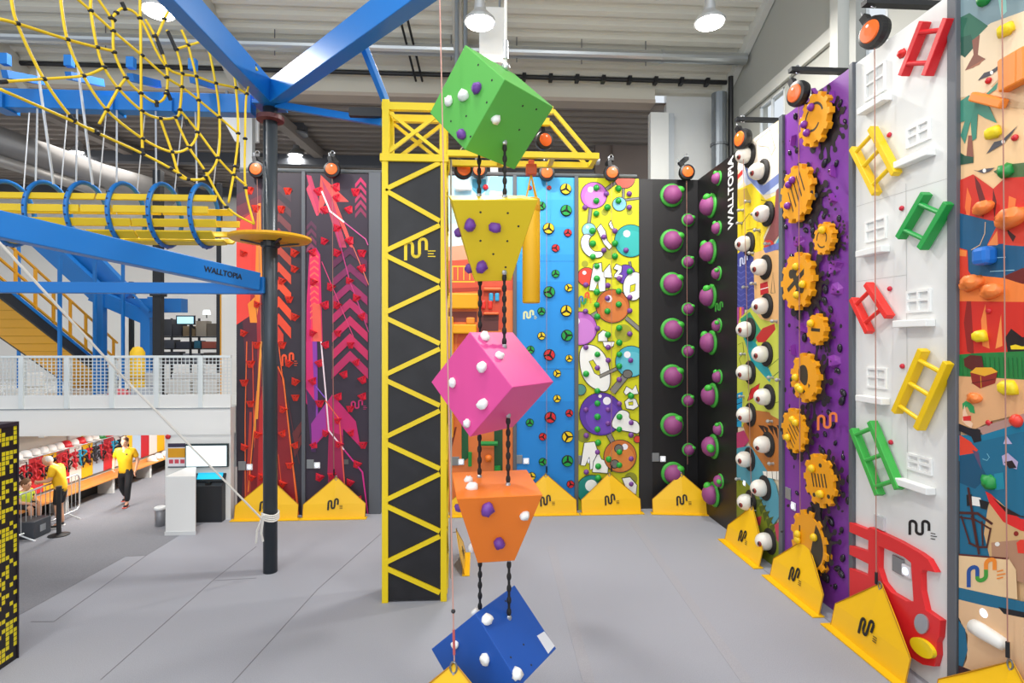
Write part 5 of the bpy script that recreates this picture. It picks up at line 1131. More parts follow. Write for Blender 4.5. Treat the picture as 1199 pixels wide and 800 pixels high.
# ================================================================ ropes course: mast, beams, slat bridge, net
DG = M('#3d444b', .35, .3)
m_ = PZ(316.5, 673, 0); my = m_.y + .13; mx = PY(316.5, 500, my).x; mtop = PY(316, 124, my).z
t = thing('mast', 'dark grey steel mast carrying the blue beams of the ropes course', 'mast', (mx, my, 0))
mb = MB(); mb.m(DG, True); mb.tube([(mx, my, 0), (mx, my, mtop)], .125, 24).build('pole', t)
mb = MB(M('#5a2a2c', .5)); mb.lathe([(.13, 0), (.24, .02), (.24, .1), (.13, .12)], (mx, my, mtop - .3), (0, 0, 1), 20); mb.build('head_collar', t)
mb = MB(BLUE); mb.box((mx - .2, my - .2, mtop), (mx - .08, my + .2, mtop + .38)); mb.box((mx + .08, my - .2, mtop), (mx + .2, my + .2, mtop + .38)); mb.box((mx - .25, my - .22, mtop - .04), (mx + .25, my + .22, mtop + .03)); mb.build('beam_head', t, bev=.01)
mb = MB(M('#d9dcde', .4)); mb.box((mx - .06, my - .16, mtop + .05), (mx + .06, my - .1, mtop + .3)); mb.build('plate', t)
# octagonal foot plate
pl = PY(313, 284, my).z
t = thing('round_platform', 'small yellow round standing platform fixed on the mast', 'platform', (mx, my, pl))
MB(M('#f0b010', .4)).lathe([(.13, .03), (.3, .0), (.68, .03), (.72, .06), (.72, .1), (.13, .1)], (mx, my, pl), (0, 0, 1), 28).build('disc', t)
MB(M('#2b3035', .4)).lathe([(.127, -.1), (.17, -.08), (.17, .0), (.127, .0)], (mx, my, pl), (0, 0, 1), 16).build('clamp', t)
for a in (.4, 2.1, 3.6, 5.4): MB(M('#2b3035', .4)).bar((mx + .14 * math.cos(a), my + .14 * math.sin(a), pl - .05), (mx + .5 * math.cos(a), my + .5 * math.sin(a), pl + .01), .04, .03).build('bracket', t)
zb = mtop + .17
def beam(name, label, p0, p1, w, h, up=(0, 0, 1), extra=None):
    t = thing(name, label, 'beam', (V(p0) + V(p1)) / 2, 'blue beams of the ropes course'); MB(BLUE).bar(p0, p1, w, h, up).build('beam', t, bev=.012); return t
e = PD(203, -8, 7.35); d = (V((e.x, e.y, zb)) - V((mx, my, zb))).normalized()
b1_ = beam('blue_beam', 'blue roof beam running over the net towards the viewer from the mast head', V((mx, my, zb)) + d * .22, V((mx, my, zb)) + d * 5, .22, .42)
o_ = d.cross(V((0, 0, 1)))
for k in (.9, 1.6): MB(M('#20242a', .5)).obox(V((mx, my, zb)) + d * k + o_ * .112, d * .1, o_ * .004, V((0, 0, .05))).build('slot', b1_)
e = PD(465, -5, 7.6); d2 = (V((e.x, e.y, zb)) - V((mx, my, zb))).normalized()
b2_ = beam('blue_beam', 'blue roof beam running over the tower from the mast head', V((mx, my, zb)) + d2 * .22, V((mx, my, zb)) + d2 * 5.2, .24, .42)
a = V((mx, my, zb)) + d2 * 1.9; b = V((tx0 + .05, ty0 + .1, zt + .1))
tag(MB(BLUE).bar(PD(425, 52, 8.9), b, .1, .1).build('brace_strut', loc=b, bev=.006), 'short blue strut from the roof beam down to the tower head', 'strut')
b = V((tx0 - .02, ty0 + .2, PY(440, 138, ty0).z)); tag(MB(BLUE).bar((mx + .16, my - .1, mtop - .02), b, .1, .12).build('brace_strut', loc=b, bev=.006), 'long thin blue strut from the mast head to the tower', 'strut')
zb3 = PY(150, 121, my).z
b3 = beam('blue_beam', 'blue cross beam with pale cables carrying the yellow slat bridge', (mx - .3, my, zb3), (mx - 8, my, zb3), .26, .34)
for px in (47, 116, 183, 250):
    x = PY(px, 110, my).x; MB(M('#1166b4', .6)).obox((x, my - .35, zb3 + .26), (.05, 0, 0), (0, .42, 0.13), (0, -.02, .06)).build('bracket', b3); MB(BLUE).obox((x, my - .75, zb3 + .38), (.06, 0, 0), (0, .05, 0), (0, 0, .09)).build('bracket', b3)
for px in (5, 132, 200): x = PY(px, 110, my).x; MB(BLUE).box((x - .12, my - .2, zb3 - .2), (x + .12, my + .2, zb3 + .05)).build('clamp', b3)
pa, pb = PD(300, 330, 10.2), PD(-30, 257, 6.6)
b4 = beam('blue_beam', 'thick blue beam sloping across the left edge to the mast', pa, pb, .2, .32)
b5 = beam('blue_beam', 'level thin blue beam meeting the mast below the sloping beam', (mx - .13, my - .05, PY(200, 338, my).z), (mx - 8.2, my - .05, PY(200, 338, my).z), .16, .2)
MB(BLUE).box((mx - .35, my - .2, pa.z - .2), (mx - .05, my + .16, pa.z + .1)).build('beam_shoe', b5, bev=.01)
tm2 = text_mesh('WALLTOPIA', .13, M('#15181c', .5)); dd = (pa - pb).normalized(); nn = dd.cross(V((0, 0, 1))).normalized()
nn = nn if nn.y < 0 else -nn
yv = nn.cross(dd); inst(tm2, 'lettering', b4, Matrix.Translation(pa - dd * .75 + nn * .104) @ Matrix((dd, yv, nn)).transposed().to_4x4())
# white guy rope tied off at the mast foot
t = thing('guy_rope', 'pale thin rope slanting down across the hall to the mast foot', 'rope', (mx, my, .9))
MB(M('#e0ddd6', .7)).tube([PD(-12, 272, 6.5), PD(150, 448, 8.4), PD(306, 607, 10.1)], .016, 6).build('rope', t)
mb = MB(M('#e6e3dc', .7))
for k in range(4): zz = .98 + .035 * k; mb.tube([V((mx + .145 * math.cos(a), my + .145 * math.sin(a), zz + .02 * math.sin(2 * a))) for a in [2 * PI * q / 14 for q in range(14)]], .017, 5, True)
mb.tube([PD(308, 603, 10.1), PD(301, 622, 10.15), PD(300, 636, 10.2)], .02, 5); mb.tube([PD(309, 603, 10.1), PD(306, 625, 10.15), PD(308, 634, 10.2)], .02, 5); mb.build('tied_end', t)
# ---- slat bridge
bz = PY(150, 252, my).z; byc = my; Rr = .56
x_l, x_r = PY(-30, 252, my).x, PY(268, 252, my).x
t = thing('slat_bridge', 'tube bridge of yellow slats inside blue hoops, hung from the blue cross beam', 'bridge', ((x_l + x_r) / 2, byc, bz - Rr))
BOLT = MB(M('#12305c', .5)).ball((0, 0, 0), .02, (1, 1, 1), 8, 5).mesh('bolt_mesh')
hoops = [PY(px, 252, my).x for px in (12, 57, 103, 149, 194, 240)]
SL = M('#e2bf1e', .45)
angs = [205, 180, 155, 232, 258, 282, 306, 330, 355, 20]
for k, A_ in enumerate(angs):
    a = math.radians(A_); y, z = byc + (Rr - .05) * math.cos(a), bz + (Rr - .05) * math.sin(a); ty = V((0, -math.sin(a), math.cos(a)))
    cuts = [x_l, hoops[2] + .2 * (k % 2), hoops[3] + .35 - .3 * (k % 3), x_r - .12 * (k % 2)]
    for q in range(len(cuts) - 1):
        MB(SL).obox(((cuts[q] + cuts[q + 1]) / 2, y, z), ((cuts[q + 1] - cuts[q]) / 2 - .015, 0, 0), ty * (.09 if 230 < A_ < 310 else .062), V((0, math.cos(a), math.sin(a))) * .018).build('slat', t, bev=.006)
for x in hoops:
    mb = MB(); mb.m(BLUE, True); mb.tube([(x, byc + Rr * math.cos(a), bz + Rr * math.sin(a)) for a in [2 * PI * k / 36 for k in range(36)]], .04, 8, True); h = mb.build('hoop', t)
    for k in range(10): a = math.radians(150 + k * 14); b_ = sub(BOLT, 'bolt', h); b_.location = V((x, byc + (Rr + .03) * math.cos(a), bz + (Rr + .03) * math.sin(a))) - ORIG[t.name]
CAB = M('#d4d7da', .35, .5)
for x in hoops:
    for s_ in (-1, 1):
        top_ = V((x + (.25 if s_ > 0 else -.12), my - (.1 if s_ < 0 else -.1), zb3 - .17)); MB(CAB).tube([top_, (x, byc + s_ * .3, bz + .5)], .011 if s_ > 0 else .016, 5).build('cable', t)
for px in (50, 97): x = PY(px, 150, my - .6).x; MB(CAB).tube([(x, my - .72, zb3 + .3), (x, my - .35, bz + .45)], .022, 6).build('cable', t)
# ---- yellow rope net
NY = M('#ecc71c', .6); NB = M('#17181c', .6)
ndep = lambda px: 6.6 + max(0, min(1, px / 290)) * 3.0
n_ = lambda x, y: (x / 4, y / 4)
NL = [((50, -30), (80, 110), (205, 370), (345, 560), (440, 610)), ((-20, 85), (85, 112), (315, 185), (455, 222), (535, 240)), ((280, -30), (315, 185), (390, 355), (500, 515), (668, 650), (805, 712), (885, 690), (925, 620), (930, 470), (918, 358), (880, 212), (850, 140)),
      ((430, -30), (425, 50), (455, 222), (487, 315), (555, 415), (665, 520), (750, 555), (820, 550), (842, 515), (852, 345), (825, 230), (780, 140)), ((345, -20), (425, 50), (530, 145), (665, 260), (780, 362), (852, 408), (932, 470), (1028, 550), (1115, 625)),
      ((440, -30), (520, 85), (530, 145), (535, 245), (590, 365), (660, 437), (732, 480), (778, 440), (780, 310), (725, 170), (680, 90)), ((520, 90), (545, 60), (580, 40), (655, 85), (780, 315), (918, 358), (1010, 390), (1105, 412), (1155, 440)),
      ((0, 384), (205, 370), (390, 355), (487, 318)), ((0, 418), (345, 570), (450, 620), (668, 720), (800, 790), (880, 840)), ((655, -30), (660, 260), (662, 520), (668, 720)), ((590, 365), (555, 415), (500, 515), (465, 580)),
      ((735, 170), (770, 90), (800, 30), (815, -10)), ((825, 230), (885, 212), (965, 188), (1040, 160)), ((890, -10), (965, 188), (1010, 390), (1028, 550), (1020, 740), (960, 830), (905, 845)), ((900, 10), (1040, 160), (1072, 200), (1105, 412), (1115, 625), (1100, 780), (1070, 950)),
      ((1072, 190), (1190, 305), (1155, 440), (1148, 650), (1150, 880), (1190, 1050)), ((750, 555), (805, 712), (840, 820), (880, 840), (960, 840)), ((820, 550), (885, 690), (960, 800), (1060, 970), (1190, 1050)), ((842, 515), (930, 620), (1020, 740), (1095, 820), (1155, 870)), ((1190, 305), (1205, 330))]
t = thing('climbing_net', 'yellow rope climbing net with black joints hung from the blue roof beam', 'net', PD(120, 120, 8.2))
knots = []
def smooth(P_):
    out = []
    for k in range(len(P_) - 1):
        p0, p1_, p2_, p3_ = P_[max(k - 1, 0)], P_[k], P_[k + 1], P_[min(k + 2, len(P_) - 1)]
        for q in range(5):
            u = q / 5; out.append(tuple(.5 * (2 * p1_[i] + (p2_[i] - p0[i]) * u + (2 * p0[i] - 5 * p1_[i] + 4 * p2_[i] - p3_[i]) * u * u + (3 * p1_[i] - p0[i] - 3 * p2_[i] + p3_[i]) * u ** 3) for i in (0, 1)))
    return out + [P_[-1]]
for L in NL:
    pts = [n_(*p) for p in L]; q = [PD(x, y, ndep(x)) for x, y in smooth(pts)]
    mb = MB(); mb.m(NY, True); mb.tube(q, .019, 6).build('rope', t)
    for x, y in pts[1:-1]:
        if all((x - a) ** 2 + (y - b) ** 2 > 9 for a, b in knots): knots.append((x, y))
kb = MB(); kb.m(NB, True); kb.ball((0, 0, 0), .034, (1.25, 1, .8), 8, 6); km = kb.mesh('joint_mesh')
for x, y in knots: inst(km, 'joint', t, Matrix.Translation(PD(x, y, ndep(x))))
for a, b in (((515, 75), (542, 100)), ((570, 10), (590, 50)), ((725, 160), (762, 255)), ((785, 145), (828, 240)), ((325, 535), (350, 575)), ((900, 0), (908, 40)), ((440, 610), (465, 630)), ((0, 385), (30, 383)), ((1060, 170), (1075, 210)), ((780, 420), (800, 470)), ((667, 695), (669, 725)), ((870, 560), (880, 590)), ((730, 470), (735, 500))):
    MB(NB).tube([PD(*n_(*a), ndep(a[0] / 4)), PD(*n_(*b), ndep(b[0] / 4))], .027, 6).build('splice', t)
# ================================================================ mezzanine, corridor under it, people
YF = 13.9                                    # face of the mezzanine
zf, zu = PY(150, 478, YF).z, PY(150, 510, YF).z
xe = PY(277, 480, YB).x - .02; xp = PY(193, 560, YF).x; xq = PY(229, 600, YF).x
WW = M('#e9e9e7', .55)
mb = MB(WW); mb.box((-30, YF, zu), (xe, 25.5, zf)); mb.m(M('#9aa0a4', .5)).box((-30, YF - .012, zf - .03), (xe, YF, zf)); struct(mb.build('floor_mezzanine'))
struct(MB(WW).box((xp, YF + .02, 0), (xe, YF + .2, zu)).box((xp, YF + .2, 0), (xp + .15, 22, zu)).build('wall_corridor'))
u0, u1 = PY(193.5, 600, 12.85).x, PY(229, 600, 12.85).x
t = thing('white_counter', 'white boxed-in counter standing between the waste bin and the kiosk', 'counter', (u0, 12.9, 0))
MB(WW).prism([(u0, 12.85, 0), (u1, 12.85, 0), (u1 - .42, 13.75, 0), (u0, 13.75, 0)], (0, 0, 1.3)).build('body', t, bev=.012); MB(M('#d5d7d8', .5)).box((u0 - .01, 12.84, .005), (u1 + .01, 12.852, .09)).build('plinth', t)
struct(MB(M('#cfc8be', .6)).box((-11.2, 7.9, 0), (-10.85, 22, zu)).box((-11, 21.8, 0), (xp, 22, zu)).build('wall_corridor_side'))
# guard rail
RL = M('#dfe5e6', .4, .1)
zr, zm, zk = PY(150, 416.5, YF).z, PY(150, 420, YF).z, PY(150, 463, YF).z
px_posts = [-30, 25, 78.5, 131, 183.5, 235]
t = thing('mesh_guard_rail', 'white steel guard rail with square mesh panels along the mezzanine edge', 'railing', (-9, YF, zf))
MB(WW).box((-14, YF + .02, zf), (xe, YF + .05, zk)).build('kick_board', t)
MB(RL).box((-14, YF, zr - .05), (xe, YF + .07, zr)).build('top_rail', t)
xs = [PY(p, 440, YF).x for p in px_posts]
for x in xs: MB(RL).box((x - .05, YF - .02, zf), (x + .05, YF + .08, zr)).build('post', t)
for a, b in zip(xs, xs[1:] + [xe]):
    mb = MB(M('#d9dee0', .45)); n = max(3, int((b - a) / .085)); 
    for k in range(n + 1): x = a + (b - a) * k / n; mb.box((x - .008, YF + .03, zk), (x + .008, YF + .042, zr - .05))
    nz = 11
    for k in range(nz + 1): z = zk + (zr - .05 - zk) * k / nz; mb.box((a, YF + .026, z - .008), (b, YF + .038, z + .008))
    mb.build('mesh_panel', t)
# TV, poster, kiosk, bin, alarm bell
yw = YF + .02
def scr(name, label, cat, x0, y0, x1, y1, y, d, frame_c, s_c, emit, fr=.03):
    a, b = PY(x0, y1, y), PY(x1, y0, y); t = thing(name, label, cat, ((a.x + b.x) / 2, y, a.z))
    MB(M(frame_c, .35)).box((a.x, y - d, a.z), (b.x, y - .004, b.z)).build('casing', t, bev=.008)
    MB(M(s_c, .3, 0, emit)).box((a.x + fr, y - d - .004, a.z + fr), (b.x - fr, y - d + .002, b.z - fr * 1.5)).build('screen', t); return t, a, b
scr('wall_screen', 'wide screen showing a pale page on the white wall above the check-in kiosk', 'screen', 218.5, 519, 268.5, 547, yw, .08, '#1c3034', '#dff0f6', .75)
a, b = PY(197, 548, yw), PY(217.5, 519, yw); t = thing('wall_poster', 'notice in yellow, white and red next to the wide screen', 'poster', (a.x, yw, a.z)); h = b.z - a.z
MB(M('#eceaf0', .5)).box((a.x, yw - .012, a.z), (b.x, yw - .002, b.z)).build('sheet', t)
mb = MB(M('#e3a21c', .5)).box((a.x, yw - .014, a.z + h * .42), (b.x, yw - .012, b.z - h * .2)); mb.m(M('#39304a', .5)).box((a.x, yw - .014, b.z - h * .16), (b.x, yw - .012, b.z))
mb.m(M('#cf4a5c', .5))
for k in range(3): x = a.x + (b.x - a.x) * (.06 + .32 * k); mb.box((x, yw - .014, a.z + h * .18), (x + (b.x - a.x) * .24, yw - .012, a.z + h * .34))
mb.m(M('#55606a', .5)).box((a.x, yw - .014, a.z), (b.x, yw - .012, a.z + h * .06)); mb.build('print', t)
c = PZ(247, 609, 0); kx, ky = c.x, c.y - .1; t = thing('check_in_kiosk', 'dark floor-standing kiosk with a tilted cyan touch screen', 'kiosk', (kx, ky, 0))
w = .34; DKs = M('#23272d', .45)
MB(DKs).prism([(kx - w, ky - .1, 0), (kx - w, ky + .3, 0), (kx - w, ky + .36, 1.4), (kx - w, ky + .32, 1.45), (kx - w, ky + .02, .92), (kx - w, ky - .1, .86)], (2 * w, 0, 0)).build('cabinet', t, bev=.015)
p0, p1_ = V((kx, ky + .02, .92)), V((kx, ky + .32, 1.45)); dn = V((0, -.86, .51))
MB(M('#15191e', .3)).obox((p0 + p1_) / 2 + dn * .015, (w + .02, 0, 0), (p1_ - p0) * .5, dn * .015).build('bezel', t, bev=.01)
MB(M('#19a8cf', .3, 0, .7)).obox((p0 + p1_) / 2 + dn * .033, (w - .05, 0, 0), (p1_ - p0) * .4, dn * .004).build('screen', t)
MB(M('#0c0d10', .4)).box((kx - .05, ky - .09, .88), (kx + .07, ky + .0, .94)).build('card_reader', t)
MB(M('#cbc4c2', .5)).box((kx + .42, ky + .34, .02), (kx + .5, ky + .38, 1.2)).build('panel_strip'); tag(bpy.data.objects['panel_strip'], 'slim pale panel standing beside the check-in kiosk', 'panel')
c = PZ(187.5, 616, 0); t = thing('waste_bin', 'small grey waste bin with a white rim beside the white corridor pier', 'bin', (c.x, c.y, 0))
mb = MB(); mb.m(M('#85858a', .4, .4), True); mb.lathe([(.09, 0), (.1, .02), (.11, .4), (.1, .4), (0, .38)], c, (0, 0, 1), 20).build('body', t)
mb = MB(); mb.m(M('#f0f0f0', .5), True); mb.lathe([(.11, .38), (.125, .4), (.12, .44), (.1, .45), (.09, .42), (0, .41)], c, (0, 0, 1), 20).build('liner', t)
p = PY(197, 511.5, yw); t = thing('alarm_bell', 'small red round alarm on the white corridor pier', 'alarm', p)
MB(M('#c61f2b', .35)).lathe([(.055, 0), (.055, .03), (.035, .05), (0, .055)], p, (0, -1, 0), 18).build('bell', t); MB(M('#eceaea', .5)).lathe([(.06, -.01), (.06, 0), (0, 0)], p, (0, -1, 0), 18).build('back_plate', t)
MB(M('#ececea', .5)).box((PY(45, 511, 14).x, 14, zu - .05), (PY(52, 511, 14).x, 14.1, zu)).build('ceiling_sensor'); tag(bpy.data.objects['ceiling_sensor'], 'small white sensor under the mezzanine ceiling above the helmets', 'sensor')
# lockers along the corridor side
cols = ['#cf2232', '#dfdcd8', '#c9232f', '#eeb414', '#d02833', '#e3e0dc', '#f0b90f', '#a9bfd6', '#c8202f', '#dedbd8', '#f0b90f', '#a9bfd6', '#b5182a', '#d9d6d4', '#f0b40c']
names = {'#cf2232': 'red', '#dfdcd8': 'white', '#c9232f': 'red', '#eeb414': 'yellow', '#d02833': 'red', '#e3e0dc': 'white', '#f0b90f': 'yellow', '#a9bfd6': 'pale blue', '#c8202f': 'red', '#dedbd8': 'white', '#b5182a': 'dark red', '#d9d6d4': 'pale grey', '#f0b40c': 'yellow'}
ordn = ['first', 'second', 'third', 'fourth', 'fifth', 'sixth', 'seventh', 'eighth', 'ninth', 'tenth', 'eleventh', 'twelfth', 'thirteenth', 'fourteenth', 'last']
for k, c in enumerate(cols):
    y = 13.4 + .455 * k
    t = thing('wall_panel_board', '%s tall gear board on the corridor wall, %s from the barrier end' % (names[c], ordn[k]), 'gear board', (-10.83, y, .5), 'coloured gear boards along the corridor')
    MB(M(c, .5)).box((-10.84, y + .004, .52), (-10.78, y + .451, 1.6 if k < 5 else zu - .01)).build('board', t, bev=.006)
    MB(M('#c8cacc', .3, .8)).tube([(-10.78, y + .22, 1.38), (-10.70, y + .22, 1.38), (-10.69, y + .22, 1.42)], .012, 6).build('hook', t)
t = thing('long_bench', 'long bench with an orange wooden seat along the corridor gear boards', 'bench', (-10.4, 15.8, 0))
MB(M_noise('bench_wood', '#d9873a', '#e39a4e', 8, .5, stretch=(1, .1, 1))).box((-10.75, 12.6, .42), (-10.12, 21.2, .47)).build('seat', t, bev=.008)
for y in (12.9, 14.7, 16.5, 18.3, 20.1): MB(M('#d9d9d6', .5)).box((-10.6, y, .0), (-10.2, y + .1, .42)).build('leg', t)
MB(M('#2a2623', .7)).box((-10.78, 12.6, .02), (-10.65, 21.2, .4)).build('back_board', t)
t = thing('helmet_rail', 'pale rail on the corridor boards that the helmets sit on', 'rail', (-10.6, 15.5, 1.5))
MB(M('#c9cbcc', .4)).box((-10.78, 13.5, 1.5), (-10.5, 17.9, 1.53)).build('shelf', t)
for y in (13.6, 15.2, 16.6, 17.8): MB(M('#9a9ca0', .4)).bar((-10.76, y, 1.36), (-10.54, y, 1.5), .03, .03).build('bracket', t)
def helmet(c):
    mb = MB(); mb.m(M(c, .3), True); mb.lathe([(.125, 0), (.13, .03), (.122, .09), (.095, .14), (.05, .165), (0, .17)], (0, 0, 0), (0, 0, 1), 16)
    mb.m(M(c, .35)).prism([(.06, -.1, .0), (.17, -.05, -.01), (.18, 0, -.01), (.17, .05, -.01), (.06, .1, .0)], (0, 0, .015)); return mb.mesh('helmet_mesh')
HW, HR, HG, HWH = helmet('#e8e6e4'), helmet('#cf2532'), helmet('#1f8a3c'), None
seq = 'wwwwwwrwrwwgrwwr'; idx = 0
words_ = ['first', 'second', 'third', 'fourth', 'fifth', 'sixth', 'seventh', 'eighth', 'ninth', 'tenth', 'eleventh', 'twelfth', 'thirteenth', 'fourteenth', 'fifteenth', 'sixteenth', 'seventeenth', 'eighteenth', 'nineteenth', 'twentieth', 'twenty-first', 'twenty-second']
for k, ch in enumerate(seq):
    o = bpy.data.objects.new('helmet', {'w': HW, 'r': HR, 'g': HG}[ch]); COL.objects.link(o); o.location = (-10.6, 13.7 + .265 * k, 1.532); o.rotation_euler = (random.uniform(-.1, .1), -.1, random.uniform(-.2, .2))
    tag(o, '%s climbing helmet on the corridor rail, %s along from the barrier end' % ({'w': 'white', 'r': 'red', 'g': 'green'}[ch], words_[k]), 'helmet', 'helmets on the corridor rail')
def harness(c1_, c2_):
    mb = MB(M(c1_, .7)); R = lambda cx, cz, r, n=12, sq=1: [(.05 * math.sin(2 * a), cx + r * math.cos(a), cz + r * sq * math.sin(a)) for a in [2 * PI * q / n for q in range(n)]]
    mb.tube(R(0, -.18, .13, sq=.6), .03, 5, True); mb.m(M(c2_, .7)); mb.tube(R(-.07, -.4, .075, sq=1.5), .026, 5, True); mb.tube(R(.07, -.42, .075, sq=1.5), .026, 5, True); mb.tube([(0, 0, 0), (.02, 0, -.1), (0, .02, -.3), (.03, .01, -.62)], .018, 5); mb.m(M(c1_, .7)).tube([(0, -.05, -.1), (.04, -.1, -.35), (0, -.02, -.55)], .028, 5); return mb.mesh('harness_mesh')
HN = [harness('#c41f2e', '#1d1c22'), harness('#a81a28', '#c8303a'), harness('#24242c', '#3a3a46'), harness('#1f9bc4', '#1d1c22')]
for k in range(16):
    o = bpy.data.objects.new('harness', HN[[0, 0, 1, 0, 2, 1, 0, 1, 3, 0, 2, 0, 1, 3, 2, 0, 1, 2, 0, 0, 2][k]]); COL.objects.link(o); o.location = (-10.62, 13.75 + .27 * k, 1.42); o.scale = (.85, .8, .9); o.rotation_euler = (0, 0, random.uniform(-.4, .4))
    tag(o, '%s strap harness hanging below the helmets, %s along the corridor boards' % ({0: 'red and black', 1: 'all red', 2: 'black', 3: 'blue and black'}[[0, 0, 1, 0, 2, 1, 0, 1, 3, 0, 2, 0, 1, 3, 2, 0, 1, 2, 0, 0, 2][k]], words_[k]), 'harness', 'harnesses on the corridor boards')
for k, y in enumerate((18.6, 18.95, 19.35)):
    o = bpy.data.objects.new('helmet', HW); COL.objects.link(o); o.location = (-10.3, y, .475); o.rotation_euler = (0, 0, k)
    tag(o, 'white helmet lying on the orange bench, %s of three beyond the walking person' % words_[k], 'helmet', 'helmets on the bench')
# crowd barrier and stanchion
a, b = PZ(12, 640, 0), PZ(93, 602, 0); d = (b - a).normalized(); n_b = V((-d.y, d.x, 0)); L = (b - a).length
t = thing('crowd_barrier', 'galvanised crowd barrier across the corridor entrance', 'barrier', (a + b) / 2); GS = M('#cfd3d6', .3, .6)
zt_, zl = 1.0, .14
mb = MB(); mb.m(GS, True); r = .12
pts = [a + V((0, 0, zl)), a + V((0, 0, zt_)), b - d * r + V((0, 0, zt_)), b - d * r * .3 + V((0, 0, zt_ - r * .3)), b + V((0, 0, zt_ - r)), b + V((0, 0, zl + r)), b - d * r * .3 + V((0, 0, zl + r * .3)), b - d * r + V((0, 0, zl)), a + V((0, 0, zl))]
mb.tube(pts, .021, 8).build('frame', t)
for k in range(1, 15): p = a + d * L * k / 15; MB(GS).tube([p + V((0, 0, zl)), p + V((0, 0, zt_))], .008, 5).build('bar', t)
for q in (.12, .8): p = a + d * L * q; MB(GS).tube([p + n_b * .3, p + V((0, 0, zl)), p - n_b * .3], .018, 6).build('foot', t)
c = PZ(65, 629, 0); t = thing('stanchion', 'black belt post with a round foot behind the crowd barrier', 'stanchion', c + V((0, .1, 0)))
c = c + V((0, .1, 0)); MB(M('#1b1b1e', .45)).lathe([(.2, 0), (.2, .02), (.06, .05), (.06, .03), (0, .03)], c, (0, 0, 1), 24).build('base', t); MB(M('#1b1b1e', .45)).tube([c, c + V((0, 0, 1.0))], .045, 14).build('post', t)
MB(M('#2a2a2e', .4)).tube([c + V((0, 0, 1.0)), c + V((0, 0, 1.08))], .055, 14).build('belt_head', t)
c = PZ(36, 628, 0); t = thing('storage_box', 'dark box standing before the bench end behind the crowd barrier', 'box', c)
MB(M('#3c4048', .5)).box(c + V((-.3, -.25, .01)), c + V((.25, .25, .38))).build('body', t, bev=.02); MB(M('#8f949a', .4)).box(c + V((.25, -.08, .12)), c + V((.258, .08, .26))).build('badge', t)
# tall pixel column near the viewer
c0, c1_ = PZ(20, 771, 0), PZ(0, 787, 0); zt_ = PD(20, 498, c0.dot(FWD)).z
pm = bpy.data.materials.new('pixel_pattern'); pm.use_nodes = True; nt = pm.node_tree; bs = nt.nodes['Principled BSDF']
tc = nt.nodes.new('ShaderNodeTexCoord'); sc_ = nt.nodes.new('ShaderNodeVectorMath'); sc_.operation = 'MULTIPLY'; sc_.inputs[1].default_value = (16, 16, 16)
fl = nt.nodes.new('ShaderNodeVectorMath'); fl.operation = 'FLOOR'; fr = nt.nodes.new('ShaderNodeVectorMath'); fr.operation = 'FRACTION'; wn = nt.nodes.new('ShaderNodeTexWhiteNoise')
gt = nt.nodes.new('ShaderNodeMath'); gt.operation = 'GREATER_THAN'; gt.inputs[1].default_value = .5
nt.links.new(tc.outputs['Object'], sc_.inputs[0]); nt.links.new(sc_.outputs[0], fl.inputs[0]); nt.links.new(sc_.outputs[0], fr.inputs[0]); nt.links.new(fl.outputs[0], wn.inputs[0]); nt.links.new(wn.outputs['Value'], gt.inputs[0])
sx = nt.nodes.new('ShaderNodeSeparateXYZ'); nt.links.new(fr.outputs[0], sx.inputs[0]); last = gt.outputs[0]
for ax in 'YZ':
    for op, v in (('GREATER_THAN', .08), ('LESS_THAN', .92)):
        q = nt.nodes.new('ShaderNodeMath'); q.operation = op; q.inputs[1].default_value = v; nt.links.new(sx.outputs[ax], q.inputs[0]); m__ = nt.nodes.new('ShaderNodeMath'); m__.operation = 'MULTIPLY'; nt.links.new(last, m__.inputs[0]); nt.links.new(q.outputs[0], m__.inputs[1]); last = m__.outputs[0]
mx_ = nt.nodes.new('ShaderNodeMix'); mx_.data_type = 'RGBA'; mx_.inputs[6].default_value = lin('#1a161b'); mx_.inputs[7].default_value = lin('#e9d81c'); nt.links.new(last, mx_.inputs[0]); nt.links.new(mx_.outputs[2], bs.inputs['Base Color']); bs.inputs['Roughness'].default_value = .5
t = thing('pixel_column', 'black column with a yellow pixel pattern at the near corridor corner', 'column', c0)
MB(pm).box((c0.x - 1.2, c0.y - 2.2, 0), (c0.x, c0.y, zt_)).build('panel', t); MB(M('#2b2430', .5)).box((c0.x - 1.2, c0.y - 2.2, zt_), (c0.x + .015, c0.y + .015, zt_ + .05)).build('cap', t); MB(M('#2b2430', .5)).box((c0.x - .03, c0.y, 0), (c0.x + .015, c0.y + .015, zt_)).build('edge_strip', t)

# ---------------------------------------------------------------- upper floor behind the guard rail
OY = M('#e8a41c', .45)
xs1 = PY(82, 414, 17).x; xs0 = PY(28, 414, 17).x; sl_ = .58
zs = lambda y: PY(82, 414, 17).z + (17 - y) * sl_          # soffit height along the flight, which climbs towards the hall
yb0 = 17 + (zs(17) - zf) / sl_ - .03; yt = 13.95
t = thing('staircase', 'yellow-soffit staircase with dark stringers and orange handrails rising behind the guard rail', 'staircase', ((xs0 + xs1) / 2, yb0, zf))
MB(M('#eeb01c', .5)).prism([(xs0, yb0, zs(yb0)), (xs1, yb0, zs(yb0)), (xs1, yt, zs(yt)), (xs0, yt, zs(yt))], (0, 0, .05)).build('soffit', t)
mb = MB(M('#c98f12', .5))
for k in range(1, 14): y = yb0 + (yt - yb0) * k / 14; mb.bar((xs0, y, zs(y) - .003), (xs1, y, zs(y) - .003), .015, .01)
mb.build('soffit_joint', t)
